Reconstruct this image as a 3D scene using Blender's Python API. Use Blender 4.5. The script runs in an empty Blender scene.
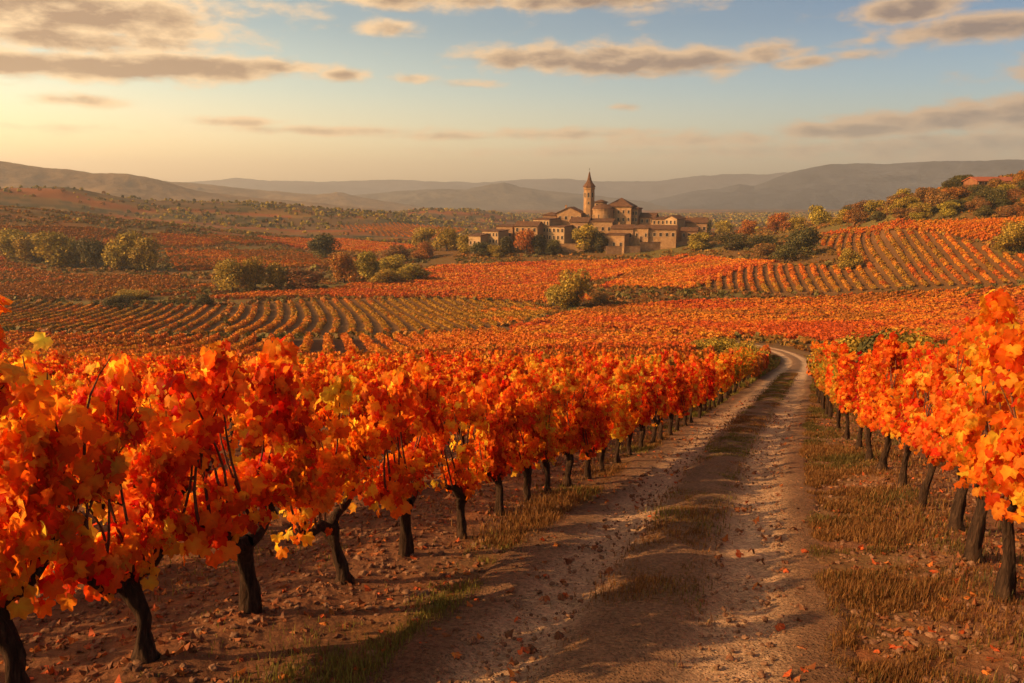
import bpy, math
import numpy as np

# ------------------------------------------------------------------ camera, sky, sun, exposure
scene = bpy.context.scene
COL = scene.collection
FPX = 796.0
PITCH = math.radians(10.4)
CP, SP = math.cos(PITCH), math.sin(PITCH)
EYE = 2.3

cam_d = bpy.data.cameras.new("camera")
cam_d.sensor_width = 36.0
cam_d.lens = FPX / 1024 * 36.0
cam_d.clip_start = 0.05
cam_d.clip_end = 60000
cam = bpy.data.objects.new("camera", cam_d)
cam.location = (0, 0, 0)
cam.rotation_euler = (math.pi / 2 - PITCH, 0, 0)
COL.objects.link(cam)
scene.camera = cam

SUN_EL = math.radians(27)
SUN_AHEAD = math.radians(-18)        # the sun stands to the left and this much ahead of the camera
SUN_DIR = (-math.cos(SUN_EL) * math.cos(SUN_AHEAD), math.cos(SUN_EL) * math.sin(SUN_AHEAD), math.sin(SUN_EL))
SKY_STRENGTH = 0.14
SUN_STRENGTH = 5.0
HAZE_DENSITY = 0.00015
scene.view_settings.view_transform = 'Standard'
scene.view_settings.look = 'None'
scene.view_settings.gamma = 1
scene.view_settings.use_curve_mapping = False
scene.view_settings.exposure = 0.6
scene.render.engine = 'CYCLES'
scene.cycles.use_denoising = True
scene.cycles.max_bounces = 6
scene.cycles.diffuse_bounces = 3
scene.cycles.transmission_bounces = 4
scene.cycles.volume_bounces = 0
scene.cycles.sample_clamp_indirect = 4

sun_d = bpy.data.lights.new("sun", 'SUN')
sun_d.energy = SUN_STRENGTH
sun_d.angle = math.radians(0.5)
sun_d.color = (1.0, 0.56, 0.23)
sun = bpy.data.objects.new("sun", sun_d)
sun.rotation_euler = (math.pi / 2 - SUN_EL, 0, math.atan2(SUN_DIR[0], -SUN_DIR[1]))
COL.objects.link(sun)


def ray_dir(px, py):
    u = (px - 512) / FPX
    v = (341.5 - py) / FPX
    d = np.array([u, CP + v * SP, -SP + v * CP])
    return d / np.linalg.norm(d)


class NT:
    """small node-tree builder"""
    def __init__(self, tree):
        self.t = tree
        self.n = tree.nodes
        self.l = tree.links

    def add(self, typ, **kw):
        nd = self.n.new(typ)
        for k, v in kw.items():
            setattr(nd, k, v)
        return nd

    def inp(self, sock, v):
        if isinstance(v, bpy.types.NodeSocket):
            self.l.new(v, sock)
        elif v is not None:
            sock.default_value = v

    def m(self, op, a, b=None, c=None, clamp=False):
        nd = self.add('ShaderNodeMath', operation=op, use_clamp=clamp)
        for i, v in enumerate((a, b, c)):
            self.inp(nd.inputs[i], v)
        return nd.outputs[0]

    def noise(self, vec, scale, detail=4, rough=0.55, dist=0.0):
        nd = self.add('ShaderNodeTexNoise')
        self.inp(nd.inputs['Vector'], vec)
        nd.inputs['Scale'].default_value = scale
        nd.inputs['Detail'].default_value = detail
        nd.inputs['Roughness'].default_value = rough
        nd.inputs['Distortion'].default_value = dist
        return nd.outputs['Fac']

    def ramp(self, fac, stops, interp='LINEAR'):
        nd = self.add('ShaderNodeValToRGB')
        cr = nd.color_ramp
        cr.interpolation = interp
        while len(cr.elements) < len(stops):
            cr.elements.new(0.5)
        for e, (p, c) in zip(cr.elements, stops):
            e.position = p
            e.color = c if len(c) == 4 else (*c, 1)
        self.inp(nd.inputs[0], fac)
        return nd.outputs[0]

    def mix(self, fac, a, b, blend='MIX'):
        nd = self.add('ShaderNodeMix', data_type='RGBA', blend_type=blend)
        self.inp(nd.inputs[0], fac)
        for s, v in ((nd.inputs[6], a), (nd.inputs[7], b)):
            if not isinstance(v, bpy.types.NodeSocket):
                v = v if len(v) == 4 else (*v, 1)
            self.inp(s, v)
        return nd.outputs[2]

    def smooth(self, v, lo, hi):
        nd = self.add('ShaderNodeMapRange', interpolation_type='SMOOTHSTEP')
        self.inp(nd.inputs[0], v)
        nd.inputs[1].default_value = lo
        nd.inputs[2].default_value = hi
        return nd.outputs[0]

    def vec(self, x, y, z):
        nd = self.add('ShaderNodeCombineXYZ')
        for i, v in enumerate((x, y, z)):
            self.inp(nd.inputs[i], v)
        return nd.outputs[0]


world = bpy.data.worlds.new("World")
scene.world = world
world.use_nodes = True
world.node_tree.nodes.clear()
w = NT(world.node_tree)
sky = w.add('ShaderNodeTexSky', sky_type='NISHITA')
sky.sun_disc = False
sky.sun_elevation = SUN_EL
sky.sun_rotation = math.atan2(SUN_DIR[0], SUN_DIR[1])
sky.altitude = 300
sky.air_density = 1.0
sky.dust_density = 3.0
sky.ozone_density = 1.5
tc = w.add('ShaderNodeTexCoord')
sep = w.add('ShaderNodeSeparateXYZ')
w.l.new(tc.outputs['Generated'], sep.inputs[0])
azm = w.m('ARCTAN2', sep.outputs[0], sep.outputs[1])
elv = w.m('ARCSINE', sep.outputs[2])
# sunset air: a warm band hugging the horizon, strongest toward the sun
band = w.ramp(w.m('DIVIDE', elv, 0.6), [(0.0, (2.10, 1.60, 1.00)), (0.10, (1.65, 1.34, 0.96)), (0.20, (1.08, 1.06, 0.90)), (0.32, (0.64, 0.74, 0.72)), (0.50, (0.40, 0.55, 0.60)), (1.0, (0.62, 0.50, 0.40))])
sunny = w.smooth(azm, 0.62, -0.80)
tint_l = w.mix(sunny, (0.50, 0.60, 0.70), (1.75, 1.48, 1.12))
skycol = w.mix(1.0, w.mix(1.0, sky.outputs[0], band, 'MULTIPLY'), tint_l, 'MULTIPLY')

# clouds: px centre, half width, half height (of the photograph's sky), amount
CLOUDS = [(30, 8, 160, 22, 1.08), (60, 38, 130, 12, .95), (70, 66, 120, 11, 1.05), (190, 66, 100, 11, 1.05), (265, 66, 60, 8, .9), (120, 40, 60, 10, .7),
          (85, 100, 42, 6, .85), (345, 74, 26, 7, .75), (385, 27, 40, 9, .7), (430, -2, 120, 12, .85), (570, 0, 130, 10, .85), (300, 8, 60, 10, .6),
          (545, 58, 75, 12, .95), (610, 60, 70, 13, 1.0), (690, 63, 80, 13, .9), (770, 53, 40, 11, .85), (800, 62, 40, 7, .75), (470, 84, 40, 5, .6), (410, 79, 30, 5, .6),
          (858, 55, 30, 6, .65), (850, 43, 30, 5, .6), (915, 8, 40, 11, .95), (985, 27, 70, 11, 1.0), (625, 107, 20, 4, .6),
          (235, 122, 40, 5, .85), (330, 131, 110, 5, .8), (440, 136, 100, 5, .65), (580, 134, 130, 6, .7), (700, 140, 120, 8, .7), (960, 118, 100, 11, 1.0), (1040, 112, 90, 16, 1.0),
          (860, 130, 80, 8, .9), (780, 150, 260, 9, .62), (970, 145, 140, 14, .75), (560, 152, 200, 6, .5), (60, 128, 120, 4, .4), (-150, 40, 160, 20, .9), (1200, 60, 120, 18, .9),
          (200, -60, 200, 20, .9), (700, -80, 220, 22, .9)]
cov = None
vert = None
for (px, py, hw, hh, amp) in CLOUDS:
    d = ray_dir(px, py)
    a0, e0 = math.atan2(d[0], d[1]), math.asin(d[2])
    dx = w.m('DIVIDE', w.m('SUBTRACT', azm, a0), hw / FPX * 0.95)
    dy = w.m('DIVIDE', w.m('SUBTRACT', elv, e0), hh / FPX * 1.05)
    d2 = w.m('MULTIPLY_ADD', dx, dx, w.m('MULTIPLY', dy, dy))
    g = w.m('MULTIPLY', w.m('POWER', 2.0, w.m('MULTIPLY', d2, -1.0)), amp)
    cov = g if cov is None else w.m('MAXIMUM', cov, g)
    gv = w.m('MULTIPLY', g, dy)
    vert = gv if vert is None else w.m('ADD', vert, gv)
cv = w.vec(w.m('MULTIPLY', azm, 1.0), 0.0, w.m('MULTIPLY', elv, 2.6))
n1 = w.noise(cv, 17.0, 10, 0.60, 0.15)
n2 = w.noise(cv, 5.0, 3, 0.5)
cv2 = w.vec(w.m('ADD', azm, -0.012), 0.0, w.m('MULTIPLY_ADD', elv, 2.6, 0.022))
n3 = w.noise(cv2, 17.0, 10, 0.60, 0.15)
litc = w.m('MULTIPLY_ADD', w.m('SUBTRACT', n1, n3), 3.2, w.m('MULTIPLY', vert, 0.32))
field = w.m('ADD', cov, w.m('MULTIPLY', w.m('SUBTRACT', w.m('MULTIPLY_ADD', n2, 0.4, w.m('MULTIPLY', n1, 0.8)), 0.6), 1.75))
alpha = w.smooth(field, 0.24, 0.74)
core = w.smooth(field, 0.52, 1.0)
edge_c = w.mix(sunny, (0.50, 0.325, 0.19), (0.86, 0.58, 0.30))
core_c = w.mix(sunny, (0.18, 0.128, 0.105), (0.30, 0.165, 0.085))
shade = w.m('SUBTRACT', w.m('MULTIPLY', core, 1.05), litc, None, True)
cloud_c = w.mix(shade, edge_c, core_c)
low = w.smooth(elv, 0.0, 0.10)
SKYGAIN = w.mix(1.0, skycol, (SKY_STRENGTH,) * 3, 'MULTIPLY')
final = w.mix(w.m('MULTIPLY', w.m('MULTIPLY', alpha, 0.93), w.m('MULTIPLY_ADD', low, 0.6, 0.4)), SKYGAIN, cloud_c)
# Background strength stays at SKY_STRENGTH: undo the gain that balances sky against cloud
bgc = w.mix(1.0, final, (1 / SKY_STRENGTH,) * 3, 'MULTIPLY')
bg = w.add('ShaderNodeBackground')
w.l.new(bgc, bg.inputs[0])
bg.inputs[1].default_value = SKY_STRENGTH
wo = w.add('ShaderNodeOutputWorld')
w.l.new(bg.outputs[0], wo.inputs[0])
world.cycles.sampling_method = 'MANUAL'
world.cycles.sample_map_resolution = 512

# ------------------------------------------------------------------ numeric helpers
rng = np.random.default_rng(7)


def hash2(ix, iy, seed):
    h = (ix.astype(np.int64) * 374761393 + iy.astype(np.int64) * 668265263 + seed * 974634721) & 0xffffffff
    h = ((h ^ (h >> 13)) * 1274126177) & 0xffffffff
    h = (h ^ (h >> 16)) & 0xffffff
    return h / float(0xffffff)


def vnoise(x, y, seed=0):
    x = np.asarray(x, float)
    y = np.asarray(y, float)
    ix, iy = np.floor(x), np.floor(y)
    fx, fy = x - ix, y - iy
    fx = fx * fx * (3 - 2 * fx)
    fy = fy * fy * (3 - 2 * fy)
    a, b = hash2(ix, iy, seed), hash2(ix + 1, iy, seed)
    c, d = hash2(ix, iy + 1, seed), hash2(ix + 1, iy + 1, seed)
    return (a + (b - a) * fx) * (1 - fy) + (c + (d - c) * fx) * fy


def fbm(x, y, seed=0, octv=4, gain=0.5):
    s, a, t = 0.0, 1.0, 0.0
    for k in range(octv):
        s = s + a * vnoise(x * 2.03 ** k + 17.3 * k, y * 2.03 ** k - 9.1 * k, seed + k)
        t += a
        a *= gain
    return s / t


def sstep(x, a, b):
    t = np.clip((x - a) / (b - a), 0, 1)
    return t * t * (3 - 2 * t)


def rotz(a):
    c, s = np.cos(a), np.sin(a)
    R = np.zeros((len(a), 3, 3))
    R[:, 0, 0], R[:, 0, 1], R[:, 1, 0], R[:, 1, 1], R[:, 2, 2] = c, -s, s, c, 1
    return R


def frames(tip, nrm):
    """rotation matrices with local +Y along tip and local +Z near nrm"""
    t = tip / (np.linalg.norm(tip, axis=1, keepdims=True) + 1e-9)
    n = nrm - (nrm * t).sum(1, keepdims=True) * t
    n = n / (np.linalg.norm(n, axis=1, keepdims=True) + 1e-9)
    x = np.cross(t, n)
    return np.stack([x, t, n], axis=2)


def inst(TV, TF, pos, R, sc):
    """copies of a small template merged into one pair of arrays"""
    N, n = len(pos), len(TV)
    if np.ndim(sc) == 1:
        sc = sc[:, None, None]
    elif np.ndim(sc) == 2:
        sc = sc[:, None, :]
    V = np.einsum('nij,nkj->nki', R, TV[None] * sc) + pos[:, None, :]
    F = TF[None] + (np.arange(N) * n)[:, None, None]
    return V.reshape(-1, 3), F.reshape(-1, TF.shape[1])


def mesh_data(name, V, faces, mats, col=None, smooth=False, midx=None):
    """mesh from arrays; faces is a list of (n,k) index arrays; col is one colour per vertex"""
    me = bpy.data.meshes.new(name)
    V = np.asarray(V, np.float32)
    faces = [np.asarray(f, np.int32) for f in faces if len(f)]
    me.vertices.add(len(V))
    me.vertices.foreach_set('co', V.ravel())
    tot = np.concatenate([np.full(len(f), f.shape[1], np.int32) for f in faces])
    idx = np.concatenate([f.ravel() for f in faces])
    me.loops.add(len(idx))
    me.loops.foreach_set('vertex_index', idx)
    me.polygons.add(len(tot))
    st = np.zeros(len(tot), np.int32)
    st[1:] = np.cumsum(tot)[:-1]
    me.polygons.foreach_set('loop_start', st)
    me.polygons.foreach_set('loop_total', tot)
    me.polygons.foreach_set('use_smooth', np.full(len(tot), bool(smooth)))
    for mt in (mats if isinstance(mats, (list, tuple)) else [mats]):
        me.materials.append(mt)
    if midx is not None:
        me.polygons.foreach_set('material_index', np.asarray(midx, np.int32))
    me.update(calc_edges=True)
    if col is not None:
        at = me.color_attributes.new('Col', 'FLOAT_COLOR', 'POINT')
        c4 = np.ones((len(V), 4), np.float32)
        c4[:, :3] = col
        at.data.foreach_set('color', c4.ravel())
    return me


def link(name, me, parent=None, loc=(0, 0, 0), rz=0.0, sc=1.0):
    o = bpy.data.objects.new(name, me)
    COL.objects.link(o)
    if parent:
        o.parent = parent
    o.location = loc
    o.rotation_euler = (0, 0, rz)
    o.scale = (sc,) * 3 if np.ndim(sc) == 0 else sc
    return o


def tag(o, label=None, cat=None, group=None, kind=None):
    for k, v in (('label', label), ('category', cat), ('group', group), ('kind', kind)):
        if v:
            o[k] = v
    return o


def tube(pts, rad, sides=8, knob=0.0, seed=0, cap=True):
    P = np.asarray(pts, float)
    n = len(P)
    rad = np.broadcast_to(np.asarray(rad, float), (n,))
    T = np.gradient(P, axis=0)
    T /= np.linalg.norm(T, axis=1, keepdims=True) + 1e-9
    ref = np.array([0.13, 0.97, 0.2]) if abs(T[0, 1]) < 0.8 else np.array([1.0, 0.1, 0.1])
    A = np.cross(T, ref)
    A /= np.linalg.norm(A, axis=1, keepdims=True) + 1e-9
    B = np.cross(T, A)
    th = np.linspace(0, 2 * np.pi, sides, endpoint=False)
    r = rad[:, None] * np.ones(sides)[None]
    if knob:
        zz = np.arange(n)[:, None] * 0.35
        r = r * (1 + knob * (2 * vnoise(th[None] * 1.3 + zz * 0, zz + th[None], seed) - 1) + knob * 0.9 * (2 * vnoise(np.cos(th)[None] * 2.2 + 5, np.sin(th)[None] * 2.2 + zz, seed + 5) - 1))
    V = P[:, None] + A[:, None] * (np.cos(th)[None, :, None] * r[..., None]) + B[:, None] * (np.sin(th)[None, :, None] * r[..., None])
    V = V.reshape(-1, 3)
    i = np.arange(n - 1)[:, None] * sides
    j = np.arange(sides)[None]
    k = (j + 1) % sides
    F = np.stack([i + j, i + k, i + sides + k, i + sides + j], -1).reshape(-1, 4)
    return V, F


def join(parts):
    V, F, o = [], [], 0
    for v, f in parts:
        V.append(v)
        F.append(f + o)
        o += len(v)
    return np.concatenate(V), np.concatenate(F)


# ------------------------------------------------------------------ terrain
def slope_pt(x, d):
    """point of the near slope at lateral x, camera depth d -> world x, y"""
    return x, d * CP - EYE * SP


TRK = np.array([slope_pt(*p) for p in [(-5.2, -12), (-2.2, -3), (-1.2, 0), (0.6, 5.3), (2.4, 10.7), (5.7, 19.9), (11.9, 36), (19.9, 57), (26.8, 75), (32.4, 92), (35.9, 108), (36.0, 120), (33, 132), (26, 146), (15, 160)]])


def spline(P, step=0.4):
    P = np.asarray(P, float)
    out = []
    for i in range(len(P) - 1):
        p0, p1, p2, p3 = P[max(i - 1, 0)], P[i], P[i + 1], P[min(i + 2, len(P) - 1)]
        n = max(2, int(np.linalg.norm(p2 - p1) / step))
        t = np.linspace(0, 1, n, endpoint=False)[:, None]
        out.append(0.5 * ((2 * p1) + (-p0 + p2) * t + (2 * p0 - 5 * p1 + 4 * p2 - p3) * t * t + (-p0 + 3 * p1 - 3 * p2 + p3) * t ** 3))
    out.append(P[-1:])
    return np.concatenate(out)


TC = spline(TRK)
TS = np.concatenate([[0], np.cumsum(np.linalg.norm(np.diff(TC, axis=0), axis=1))])
TT = np.gradient(TC, axis=0)
TT /= np.linalg.norm(TT, axis=1, keepdims=True)
S0 = TS[np.argmin(np.abs(TC[:, 1]))]                     # arc length beside the camera


def track_st(x, y):
    """arc length along and signed distance from the track centre (right positive)"""
    x = np.ravel(np.asarray(x, float))
    y = np.ravel(np.asarray(y, float))
    s = np.zeros(len(x))
    t = np.zeros(len(x))
    for a in range(0, len(x), 20000):
        dx = x[a:a + 20000, None] - TC[None, :, 0]
        dy = y[a:a + 20000, None] - TC[None, :, 1]
        k = np.argmin(dx * dx + dy * dy, axis=1)
        r = np.arange(len(k))
        s[a:a + 20000] = TS[k] - S0
        t[a:a + 20000] = dx[r, k] * TT[k, 1] - dy[r, k] * TT[k, 0]
    return s, t


def z_base(y):
    y = np.asarray(y, float)
    yy = np.maximum(y, -15)
    g = 0.1835
    z = np.where(yy < 60, -2.338 - g * yy, 0)
    u = np.clip(yy - 60, 0, 190)
    z = np.where(yy >= 60, -2.338 - g * 60 - g * u + g * u * u / 380, z)
    z = z - sstep(yy, 450, 1500) * 17 - sstep(yy, 1200, 4500) * 18
    return z


def crest(x, r, pts):
    """height needed at distance r for a skyline through the given (px, py) points"""
    az = np.arctan2(x[0], x[1])
    P = np.array(pts, float)
    A = np.arctan((P[:, 0] - 512) / FPX)
    zc = (195.5 - P[:, 1]) / FPX
    return np.interp(az, A, zc) * r * np.cos(az)


LEFT_RIDGES = [   # distance, half thickness, skyline in the photograph
    (560, 105, [(-400, 200), (-150, 199), (0, 206), (60, 212), (130, 221), (200, 229), (270, 236), (330, 243), (400, 300)]),
    (980, 190, [(-400, 182), (-100, 187), (0, 189), (70, 191), (150, 199), (230, 203), (300, 206), (390, 212), (440, 219), (500, 226), (560, 300)]),
    (1350, 160, [(300, 300), (380, 216), (430, 207.5), (475, 209), (520, 216), (590, 300)]),
]


def G(x, y, detail=True):
    x = np.asarray(x, float)
    y = np.asarray(y, float)
    r = np.hypot(x, y)
    z = z_base(y)
    # soft rolling of the valley floor
    far = sstep(y, 90, 260)
    z = z + far * (fbm(x / 130.0, y / 110.0, 3, 3) - 0.5) * 5.0 * (1 - 0.4 * sstep(y, 300, 420))
    # mound that carries the village
    z = z + 6.5 * np.exp(-(np.abs((x - 42) / 82) ** 4 + ((y - 428) / 48) ** 2))
    # hill on the right
    P = np.array([(560, 0), (650, 0), (720, 5), (780, 11), (820, 16), (868, 22), (895, 30), (920, 32), (950, 35), (1024, 40), (1300, 52), (1800, 60)], float)
    az = np.arctan2(x, np.maximum(y, 1e-3))
    hr = np.interp(az, np.arctan((P[:, 0] - 512) / FPX), P[:, 1])
    prof = 0.56 * sstep(r, 225, 345) + 0.44 * sstep(r, 338, 405) - 0.75 * sstep(r, 480, 800)
    z = z + np.where(y > 50, hr * prof, 0)
    # rolling hills on the left, out to the plain
    for k, (D, W, pts) in enumerate(LEFT_RIDGES):
        c = crest((x, np.maximum(y, 1e-3)), D, pts)
        zb = z_base(np.full_like(y, D * 0.95))
        h = np.maximum(c - zb, 0)
        n = (fbm(x / 90.0, y / 90.0, 40 + k, 4) - 0.5) * 0.25
        z = z + np.where(y > 120, h * np.exp(-((r - D) / W) ** 2) * (1 + n * sstep(h, 0, 10)), 0)
    z = z + sstep(r, 300, 700) * (fbm(x / 60.0, y / 45.0, 11, 4) - 0.5) * 5
    if detail:
        near = 1 - sstep(r, 30, 70)
        m = (near > 0)
        if m.any():
            dz = np.zeros_like(z)
            tt_ = np.abs(track_st(x[m], y[m])[1])
            dz[m] = near[m] * (.25 + .75 * sstep(tt_, 1.5, 3.2)) * ((fbm(x[m] * 0.7, y[m] * 0.7, 21, 3) - 0.5) * 0.11 + (fbm(x[m] * 3.4, y[m] * 3.4, 22, 5, 0.62) - 0.5) * 0.09)
            z = z + dz
        m = (y < 175) & (y > -14) & (np.abs(x) < 60)
        if m.any():
            s, t = track_st(x[m], y[m])
            dz = -0.16 * (1 - sstep(np.abs(t), 1.22, 1.58))
            dz = dz + 0.07 * np.exp(-((np.abs(t) - 3.0) / 0.45) ** 2)        # earth ridged up along the vine rows
            z = z.copy()
            z[m] += dz
    return z


def gz(x, y, detail=True):
    return float(G(np.array([x]), np.array([y]), detail)[0])


def hit(px, py, tmax=6000):
    d = ray_dir(px, py)
    t = np.geomspace(2.0, tmax, 1500)
    P = d[None] * t[:, None]
    below = P[:, 2] <= G(P[:, 0], P[:, 1], False)
    if not below.any():
        k = len(t) - 1
        return P[k, 0], P[k, 1]
    k = int(np.argmax(below))
    lo, hi = t[max(k - 1, 0)], t[k]
    for _ in range(24):
        mid = (lo + hi) / 2
        p = d * mid
        if p[2] <= gz(p[0], p[1], False):
            hi = mid
        else:
            lo = mid
    p = d * hi
    return p[0], p[1]


def in_poly(x, y, poly):
    inside = np.zeros(len(x), bool)
    n = len(poly)
    for i in range(n):
        x1, y1 = poly[i]
        x2, y2 = poly[(i + 1) % n]
        c = ((y1 > y) != (y2 > y))
        xi = (x2 - x1) * (y - y1) / (y2 - y1 + 1e-12) + x1
        inside ^= c & (x < xi)
    return inside


# ------------------------------------------------------------------ materials
def new_mat(name):
    m = bpy.data.materials.new(name)
    m.use_nodes = True
    m.node_tree.nodes.clear()
    return m, NT(m.node_tree)


def out(n, shader):
    o = n.add('ShaderNodeOutputMaterial')
    n.l.new(shader, o.inputs[0])
    return o


def vcol(n):
    a = n.add('ShaderNodeAttribute', attribute_name='Col')
    return a.outputs['Color']


def bsdf(n, col, rough=0.9, bump=None, strength=0.5, dist=0.02, spec=0.25):
    b = n.add('ShaderNodeBsdfPrincipled')
    n.inp(b.inputs['Base Color'], col if isinstance(col, bpy.types.NodeSocket) or len(col) == 4 else (*col, 1))
    b.inputs['Roughness'].default_value = rough
    b.inputs['Specular IOR Level'].default_value = spec
    if bump is not None:
        bp = n.add('ShaderNodeBump')
        bp.inputs['Strength'].default_value = strength
        bp.inputs['Distance'].default_value = dist
        n.l.new(bump, bp.inputs['Height'])
        n.l.new(bp.outputs[0], b.inputs['Normal'])
    return b.outputs[0]


def leaf_material(name, trans=0.45, vary=0.10, gloss=0.0):
    m, n = new_mat(name)
    geo = n.add('ShaderNodeNewGeometry')
    oi = n.add('ShaderNodeObjectInfo')
    hsv = n.add('ShaderNodeHueSaturation')
    r = geo.outputs['Random Per Island']
    n.inp(hsv.inputs['Hue'], n.m('MULTIPLY_ADD', n.m('SUBTRACT', oi.outputs['Random'], 0.5), 0.022, 0.5))
    n.inp(hsv.inputs['Value'], n.m('MULTIPLY_ADD', n.m('SUBTRACT', r, 0.5), 2 * vary, 1.0))
    tco = n.add('ShaderNodeTexCoord')
    nz = n.noise(tco.outputs['Object'], 34.0, 3, 0.6)
    c0 = n.mix(n.m('MULTIPLY', n.smooth(nz, 0.52, 0.75), 0.3), vcol(n), (0.30, 0.06, 0.012)) if gloss else vcol(n)
    n.inp(hsv.inputs['Color'], c0)
    c = hsv.outputs[0]
    d = n.add('ShaderNodeBsdfPrincipled')
    n.inp(d.inputs['Base Color'], c)
    d.inputs['Roughness'].default_value = 0.62
    d.inputs['Specular IOR Level'].default_value = 0.18
    t = n.add('ShaderNodeBsdfTranslucent')
    n.inp(t.inputs[0], n.mix(1.0, c, (1.28, 1.28, 1.1), 'MULTIPLY') if gloss else c)
    mx = n.add('ShaderNodeMixShader')
    mx.inputs[0].default_value = trans
    n.l.new(d.outputs[0], mx.inputs[1])
    n.l.new(t.outputs[0], mx.inputs[2])
    out(n, mx.outputs[0])
    return m


M_VINE = leaf_material('vine_leaf', 0.68, 0.12, 1)
M_LEAF = leaf_material('tree_leaf', 0.22, 0.2)
M_GRASS = leaf_material('grass_blade', 0.35, 0.25)
M_DRYLEAF = leaf_material('fallen_leaf', 0.15, 0.25, 1)

M_BARK, n = new_mat('vine_bark')
tco = n.add('ShaderNodeTexCoord')
mp = n.add('ShaderNodeMapping')
mp.inputs['Scale'].default_value = (26, 26, 5)
n.l.new(tco.outputs['Object'], mp.inputs[0])
f = n.noise(mp.outputs[0], 1.6, 6, 0.65, 0.6)
c = n.ramp(f, [(0.30, (0.012, 0.007, 0.005)), (0.52, (0.046, 0.025, 0.014)), (0.75, (0.10, 0.058, 0.033))])
out(n, bsdf(n, c, 0.92, f, 1.0, 0.03, 0.15))

M_CANE, n = new_mat('vine_cane')
tco = n.add('ShaderNodeTexCoord')
f = n.noise(tco.outputs['Object'], 22, 3)
out(n, bsdf(n, n.ramp(f, [(0.3, (0.06, 0.022, 0.012)), (0.7, (0.15, 0.06, 0.028))]), 0.7, None))


def earth_material(name, coarse, fine, bumpd):
    m, n = new_mat(name)
    tco = n.add('ShaderNodeTexCoord')
    P = tco.outputs['Object']
    a = n.noise(P, coarse, 5, 0.62, 0.3)
    b = n.noise(P, fine, 6, 0.68)
    vor = n.add('ShaderNodeTexVoronoi', feature='SMOOTH_F1')
    n.inp(vor.inputs['Vector'], P)
    vor.inputs['Scale'].default_value = fine * 0.8
    k = n.m('MULTIPLY_ADD', n.m('SUBTRACT', a, 0.5), 1.3, n.m('MULTIPLY_ADD', n.m('SUBTRACT', b, 0.5), 1.3, 1.0))
    c = n.mix(1.0, vcol(n), n.vec(k, k, k), 'MULTIPLY')
    h = n.m('ADD', n.m('MULTIPLY', b, 0.7), n.m('ADD', n.m('MULTIPLY', a, 0.6), n.m('MULTIPLY', vor.outputs['Distance'], -0.5)))
    out(n, bsdf(n, c, 0.95, h, 0.9, bumpd, 0.12))
    return m


M_GROUND = earth_material('vineyard_earth', 1.7, 13.0, 0.05)
M_HILL = earth_material('hill_scrub', 0.011, 0.05, 6.0)
M_CLOD = earth_material('earth_clod', 4.0, 30.0, 0.01)

M_TRACK, n = new_mat('track_dirt')
tco = n.add('ShaderNodeTexCoord')
P = tco.outputs['Object']
a = n.noise(P, 1.6, 5, 0.6, 0.4)
b = n.noise(P, 26.0, 6, 0.72)
mp = n.add('ShaderNodeMapping')
mp.inputs['Rotation'].default_value = (0, 0, math.radians(-70))
mp.inputs['Scale'].default_value = (1.2, 9.0, 1.0)
n.l.new(P, mp.inputs[0])
st = n.noise(mp.outputs[0], 1.0, 4, 0.6, 0.5)
vor = n.add('ShaderNodeTexVoronoi')
n.inp(vor.inputs['Vector'], P)
vor.inputs['Scale'].default_value = 34
peb = n.smooth(vor.outputs['Distance'], 0.42, 0.1)
sepc = n.add('ShaderNodeSeparateColor')
n.l.new(vor.outputs['Color'], sepc.inputs[0])
k = n.m('ADD', n.m('MULTIPLY', n.m('SUBTRACT', a, 0.5), 0.9), n.m('MULTIPLY_ADD', n.m('SUBTRACT', b, 0.5), 1.5, 1.0))
k = n.m('ADD', k, n.m('MULTIPLY', n.m('SUBTRACT', sepc.outputs[0], 0.5), 0.5))
c = n.mix(1.0, vcol(n), n.vec(k, k, k), 'MULTIPLY')
h = n.m('ADD', n.m('MULTIPLY', b, 0.6), n.m('ADD', n.m('MULTIPLY', st, 0.9), n.m('MULTIPLY', peb, 0.4)))
out(n, bsdf(n, c, 0.93, h, 1.0, 0.07, 0.15))

# ------------------------------------------------------------------ fields: outlines given on the ground
def field_poly(pix):
    return [hit(*p) for p in pix]


RED = [(0.46, 0.062, 0.005), (0.52, 0.092, 0.006), (0.55, 0.125, 0.008), (0.36, 0.050, 0.005), (0.56, 0.155, 0.011)]
ORANGE = [(0.50, 0.105, 0.007), (0.54, 0.14, 0.009), (0.54, 0.18, 0.013), (0.46, 0.083, 0.006), (0.36, 0.10, 0.009)]
GOLD = [(0.36, 0.145, 0.012), (0.31, 0.135, 0.014), (0.42, 0.14, 0.011), (0.24, 0.115, 0.014), (0.44, 0.11, 0.008)]
DULL = [(0.32, 0.095, 0.010), (0.40, 0.115, 0.009), (0.26, 0.10, 0.014), (0.42, 0.105, 0.008), (0.20, 0.10, 0.015)]
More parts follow.
